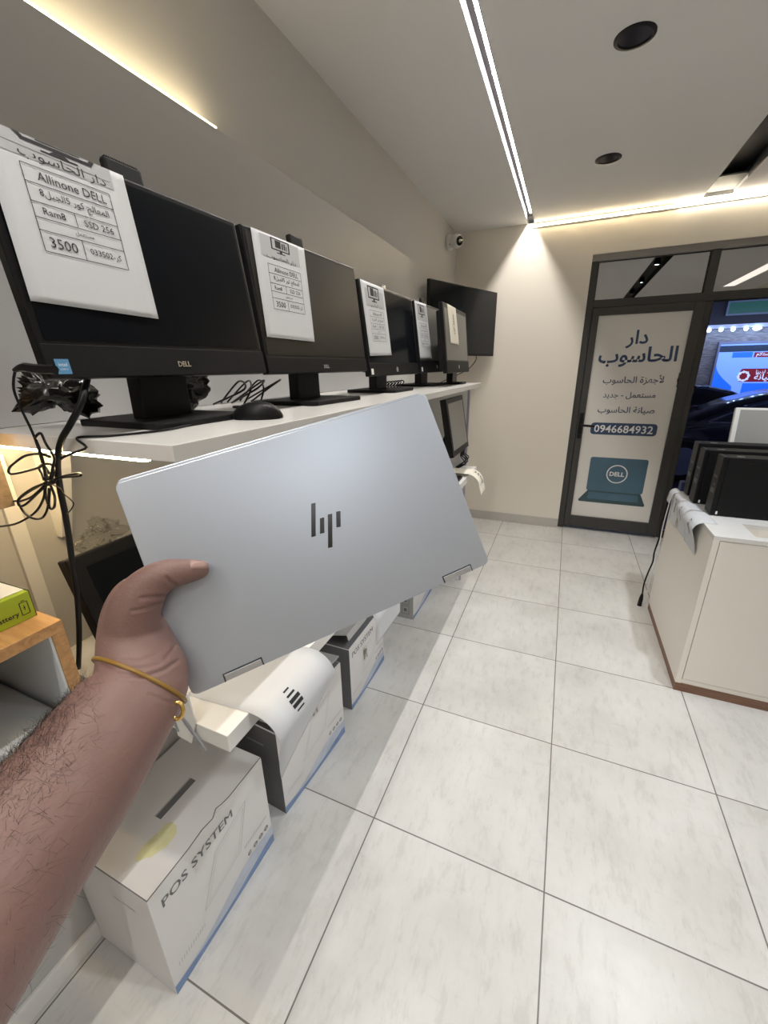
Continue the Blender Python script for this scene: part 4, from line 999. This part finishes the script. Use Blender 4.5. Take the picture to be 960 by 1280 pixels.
# arm hair
hr = MB(); rd = random.Random(4)
axis_d = (P(140, 908, .30)-P(-55, 1162, .215)).normalized()
hv = []; hf = []; count = 0; tries = 0
while count < 1900 and tries < 60000:
    tries += 1
    i = rd.randrange(N_)
    u, v = uv[i]
    if u < -25 or v > 1300 or v < 850: continue
    s_al = (u-0)/150.0
    # position across the arm: 0 at the upper edge, 1 at the lower edge
    ac = ((u-60)*.735 + (v-895)*.68)/190.0
    if u > 128 + rd.uniform(-14, 6): continue
    if not facing[i] and ac > .1: continue
    dens = 1.0 if ac < .14 else .38 if ac < .35 else .09 if ac < .7 else .02
    if u > 85: dens *= .35
    if rd.random() > dens: continue
    p0 = Vector(co2[i]); n_ = Vector(no[i])
    side = n_.cross(axis_d).normalized()
    d_ = (axis_d*rd.uniform(-.2, 1.0) + n_*rd.uniform(.15, .6) + side*rd.gauss(0, .6)).normalized(); L_ = rd.uniform(.005, .013); bend = side*rd.gauss(0, .5) - n_*rd.uniform(.1, .5)
    r_ = .00008; base = len(hv)
    for j in range(5):
        t_ = j/4; q = p0 + d_*L_*t_ + bend*L_*t_*t_*.6
        s1 = d_.orthogonal().normalized(); s2 = d_.cross(s1); rr_ = r_*(1-.75*t_)
        for a in (0, 2.094, 4.189): hv.append(q + (s1*math.cos(a)+s2*math.sin(a))*rr_)
    for j in range(4):
        for a in range(3): hf.append((base+j*3+a, base+j*3+(a+1) % 3, base+j*3+3+(a+1) % 3, base+j*3+3+a))
    count += 1
me = bpy.data.meshes.new('arm_hair'); me.from_pydata(hv, [], hf); me.materials.append(HAIR)
ho = bpy.data.objects.new('arm_hair', me); COL.objects.link(ho); ho.parent = person; ho['kind'] = 'stuff'

# ------------------------------------------------------------------ the street outside
ZG = -.15
struct('trim_4', MB().box((-6, YB+.33, ZG-.1), (14, 6.0, -.02)), mat('pavement', (.10, .11, .15), .7, var=.2, scale=9))
struct('trim_5', MB().box((-8, 6.0, ZG-.12), (18, 12.4, ZG)), mat('asphalt', (.03, .03, .04), .6, var=.2, scale=30))
FAC = mat('facade_dark', (.007, .009, .02), .6, var=.6, scale=9)
SIDING = wood('grey_siding', (.10, .09, .085), (.32, .29, .27), (1.2, 1, 11), .5)
o = thing('shop_building', 'shopfront across the street with a lit row of lamps and timber cladding', 'building', (5, 13, ZG))
MB().box((-2, 13.0, ZG), (14, 13.6, 6.5)).build('facade', FAC, o)
MB().box((2.93, 12.96, ZG), (12, 13.0, 2.34)).build('timber_cladding', SIDING, o)
MB().box((2.86, 12.7, 2.34), (12, 13.0, 2.42)).build('canopy_edge', mat('canopy_white', (.35, .37, .45), .5), o)
LAMPM = mat('blue_white_lamp', (1, 1, 1), .3, emit=(.55, .75, 1), estr=22)
for i, x in enumerate((2.90, 3.13, 3.36, 3.60, 3.80, 4.06, 4.30, 4.55)):
    w_ = .045 if i != 4 else .085
    MB().lathe([(0, .02), (w_*.6, .02), (w_, -.02), (w_*.5, -.06), (0, -.06)], Matrix.Translation((x, 12.68, 2.33)), 14).build('lamp', LAMPM, o)
MB().box((3.25, 12.93, 2.66), (4.02, 13.0, 2.90)).build('green_sign', mat('green_board', (.02, .11, .07), .5, emit=(.02, .12, .07), estr=.25), o)
g = MB()
for a, b_ in (((3.21, 12.91, 2.62), (4.06, 12.99, 2.66)), ((3.21, 12.91, 2.90), (4.06, 12.99, 2.93)), ((3.21, 12.91, 2.66), (3.25, 12.99, 2.90)), ((4.02, 12.91, 2.66), (4.06, 12.99, 2.90))): g.box(a, b_)
g.build('sign_border', mat('sign_edge', (.16, .2, .26), .5), o)
o = thing('shop_banner', 'backlit blue and white banner with a red panel across the street', 'banner', (4.2, 12.9, .8))
bx0, bx1, bz0, bz1 = 3.24, 5.0, .84, 1.99
MB().box((bx0-.04, 12.84, bz0-.04), (bx1+.04, 12.955, bz1+.06)).build('banner_case', mat('case_grey', (.2, .22, .3), .5), o)
EB = lambda n, c_, s_: mat(n, c_, .5, emit=c_, estr=s_)
Bm = frame((0, 12.838, 0), (1, 0, 0), (0, 0, 1))
MB().box((bx0, 12.838, bz0), (bx1, 12.841, bz1)).build('banner_face', EB('banner_pale', (.20, .36, .95), 1.0), o)
g = MB(); g.prism([(bx0, bz0), (bx0+.42, bz0)] + [(bx0+.40-.40*math.sin(i/8*1.5), bz0+.2+.50*i/8) for i in range(9)] + [(bx0, bz0+.72)], .001, .002, Bm); g.prism([(bx0+.6, bz0), (bx1, bz0), (bx1, bz0+.27), (bx0+.6, bz0+.27)], .001, .002, Bm); g.box((bx0+.27, bz1-.30, .001), (bx0+.65, bz1-.18, .002), Bm); g.build('banner_blue', EB('banner_blue', (.015, .15, .75), .9), o)
MB().box((bx0, bz1-.17, .001), (bx1, bz1-.03, .002), Bm).build('banner_dark', EB('banner_dark', (.01, .03, .06), .3), o)
g = MB(); g.prism(rrect(bx0+.50, bz0+.30, bx1-.1, bz0+.60, .05), .001, .002, Bm); g.box((bx0+.68, bz1-.30, .001), (bx0+1.02, bz1-.19, .002), Bm); g.build('banner_red', EB('banner_red', (.22, .008, .02), .6), o)
g = MB(); g.text('استلام', width=.26, at=(bx0+.85, bz1-.245), off=.02, M=Bm, z=.004, arabic=True); g.text('يوجد لدينا', width=.40, at=(bx0+1.0, bz0+.52), off=.01, M=Bm, z=.004, arabic=True); g.text('صيانة', width=.42, at=(bx0+1.0, bz0+.40), off=.02, M=Bm, z=.004, arabic=True)
for i in range(24):
    a0, a1 = i*math.pi/12, (i+1)*math.pi/12; line(g, (bx0+.58+.10*math.cos(a0), bz0+.43+.10*math.sin(a0)), (bx0+.58+.10*math.cos(a1), bz0+.43+.10*math.sin(a1)), .035 if i % 3 else .06, M=Bm, z=.004)
g.build('banner_lettering', EB('banner_white', (.7, .75, .85), .8), o)
# cars
def car(x, y, L_, Ht, m, lab, wheels=True, dirn=1):
    o = thing('parked_car', lab, 'car', (x+L_/2, y+.9, ZG), 'cars parked across the street')
    S = lambda pts: [(x+a*L_, ZG+b_*Ht) for a, b_ in pts]
    My_ = frame((0, y, 0), (1, 0, 0), (0, 0, 1))
    body = S([(.0, .25), (.01, .45), (.04, .52), (.16, .60), (.27, .66), (.36, .67), (.90, .68), (.985, .62), (1, .40), (.985, .22), (.05, .20)])
    MB().prism(body, -1.55, 0, My_, bev=.06).build('car_body', m, o, 40)
    cabin = S([(.15, .58), (.22, .72), (.31, .86), (.40, .95), (.50, 1.0), (.62, .985), (.75, .90), (.88, .68)])
    cb_ = MB(); cb_.prism(cabin, -1.42, -.10, My_, bev=.08); cb_.build('car_cabin', m, o, 40)
    GL = mat('car_glass', (.015, .02, .035), .08, spec=.8)
    win = S([(.24, .69), (.32, .83), (.41, .91), (.50, .945), (.50, .69)]); win2 = S([(.52, .69), (.52, .945), (.62, .93), (.73, .86), (.82, .70)])
    MB().prism(win, -.10, -.092, My_).build('side_window', GL, o); MB().prism(win2, -.10, -.092, My_).build('side_window', GL, o)
    tr = MB(); q = S([(.22, .67), (.31, .825), (.41, .925), (.50, .965), (.62, .95), (.74, .875), (.84, .68)])
    for a, b_ in zip(q, q[1:]): line(tr, a, b_, .018, M=My_, z=-.088)
    q = S([(.22, .675), (.84, .685)]); line(tr, *q, .014, M=My_, z=.003); q = S([(.33, .56), (.40, .56)]); line(tr, *q, .03, M=My_, z=.003); q = S([(.62, .565), (.69, .565)]); line(tr, *q, .03, M=My_, z=.003)
    tr.build('chrome_trim', mat('car_chrome', (.55, .6, .75), .25, .9), o)
    for a in (.165, .80):
        wx = x+a*L_; T = Matrix.Translation((wx, y-.01, ZG+.32)) @ Matrix.Rotation(R(90), 4, 'X')
        whl = MB(); whl.lathe([(.20, -.16), (.31, -.14), (.325, -.05), (.31, .02), (.215, .03), (.20, -.02)], T, 32); whl = whl.build('wheel', BLACKM, o, 40)
        rm = MB()
        for i in range(9):
            rm.box((.03, -.013, -.01), (.205, .013, .02), T @ Matrix.Rotation(i*2*math.pi/9, 4, 'Z'))
        rm.lathe([(.0, -.01), (.045, -.01), (.045, .025), (0, .028)], T, 16); rm.lathe([(.195, -.02), (.215, -.02), (.215, .028), (.195, .028)], T, 32); rm.build('wheel_rim', mat('alloy', (.42, .44, .55), .35, .5), whl)
        ar_ = MB(); ar_.lathe([(.0, -.30), (.365, -.30), (.365, .004), (0, .004)], T, 32); ar_.build('wheel_arch', ALUD, o)
    return o
DKB = mat('dark_blue_paint', (.006, .010, .035), .10, .3, spec=.7); DKG = mat('dark_grey_paint', (.05, .06, .09), .2, .4, spec=.7); LBL = mat('light_blue_paint', (.10, .19, .36), .2, .3, spec=.7)
car(1.01, 7.5, 4.4, 1.36, DKB, 'dark blue sedan car nearest the shop window, wheel beside the door frame')
car(.45, 11.0, 3.7, 1.30, DKG, 'dark grey car behind the dark blue sedan in the street')
car(3.42, 9.40, 3.6, 1.12, LBL, 'light blue car partly visible beyond the dark sedan roof')
# motorbike by the banner
o = thing('motorbike', 'red motorbike standing in front of the blue banner across the street', 'motorbike', (2.55, 10.1, ZG))
RED = mat('red_paint', (.16, .008, .015), .3); 
for x in (2.07, 3.07):
    T = Matrix.Translation((x, 10.1, ZG+.36)) @ Matrix.Rotation(R(90), 4, 'X'); MB().lathe([(.22, -.05), (.30, -.05), (.30, .05), (.22, .05), (.22, -.05)], T, 24).build('wheel', BLACKM, o)
g = MB(); g.prism([(2.27, .35), (2.37, .30), (3.12, .62), (2.52, .80), (2.67, .66), (2.37, .80), (2.12, .70)], -.12, .12, frame((0, 10.1, 0), (1, 0, 0), (0, 0, 1)), bev=.03); g.build('motorbike_body', RED, o, 40)
g = MB(); g.tube([(2.08, 10.1, .15), (2.24, 10.1, .95), (2.26, 9.9, 1.14)], .025, n=8, sub=2); g.tube([(2.24, 10.1, .95), (2.26, 10.3, 1.14)], .025, n=8, sub=2); g.build('motorbike_fork', RED, o, 40)
g = MB(); g.box((2.52, 9.98, .72), (3.07, 10.22, .82), bev=.03); g.build('motorbike_seat', BLACKM, o)

s = sc.cycles
if True:
    s.max_bounces = 10; s.diffuse_bounces = 5; s.glossy_bounces = 4; s.transparent_max_bounces = 16; s.sample_clamp_indirect = 8; s.use_denoising = True
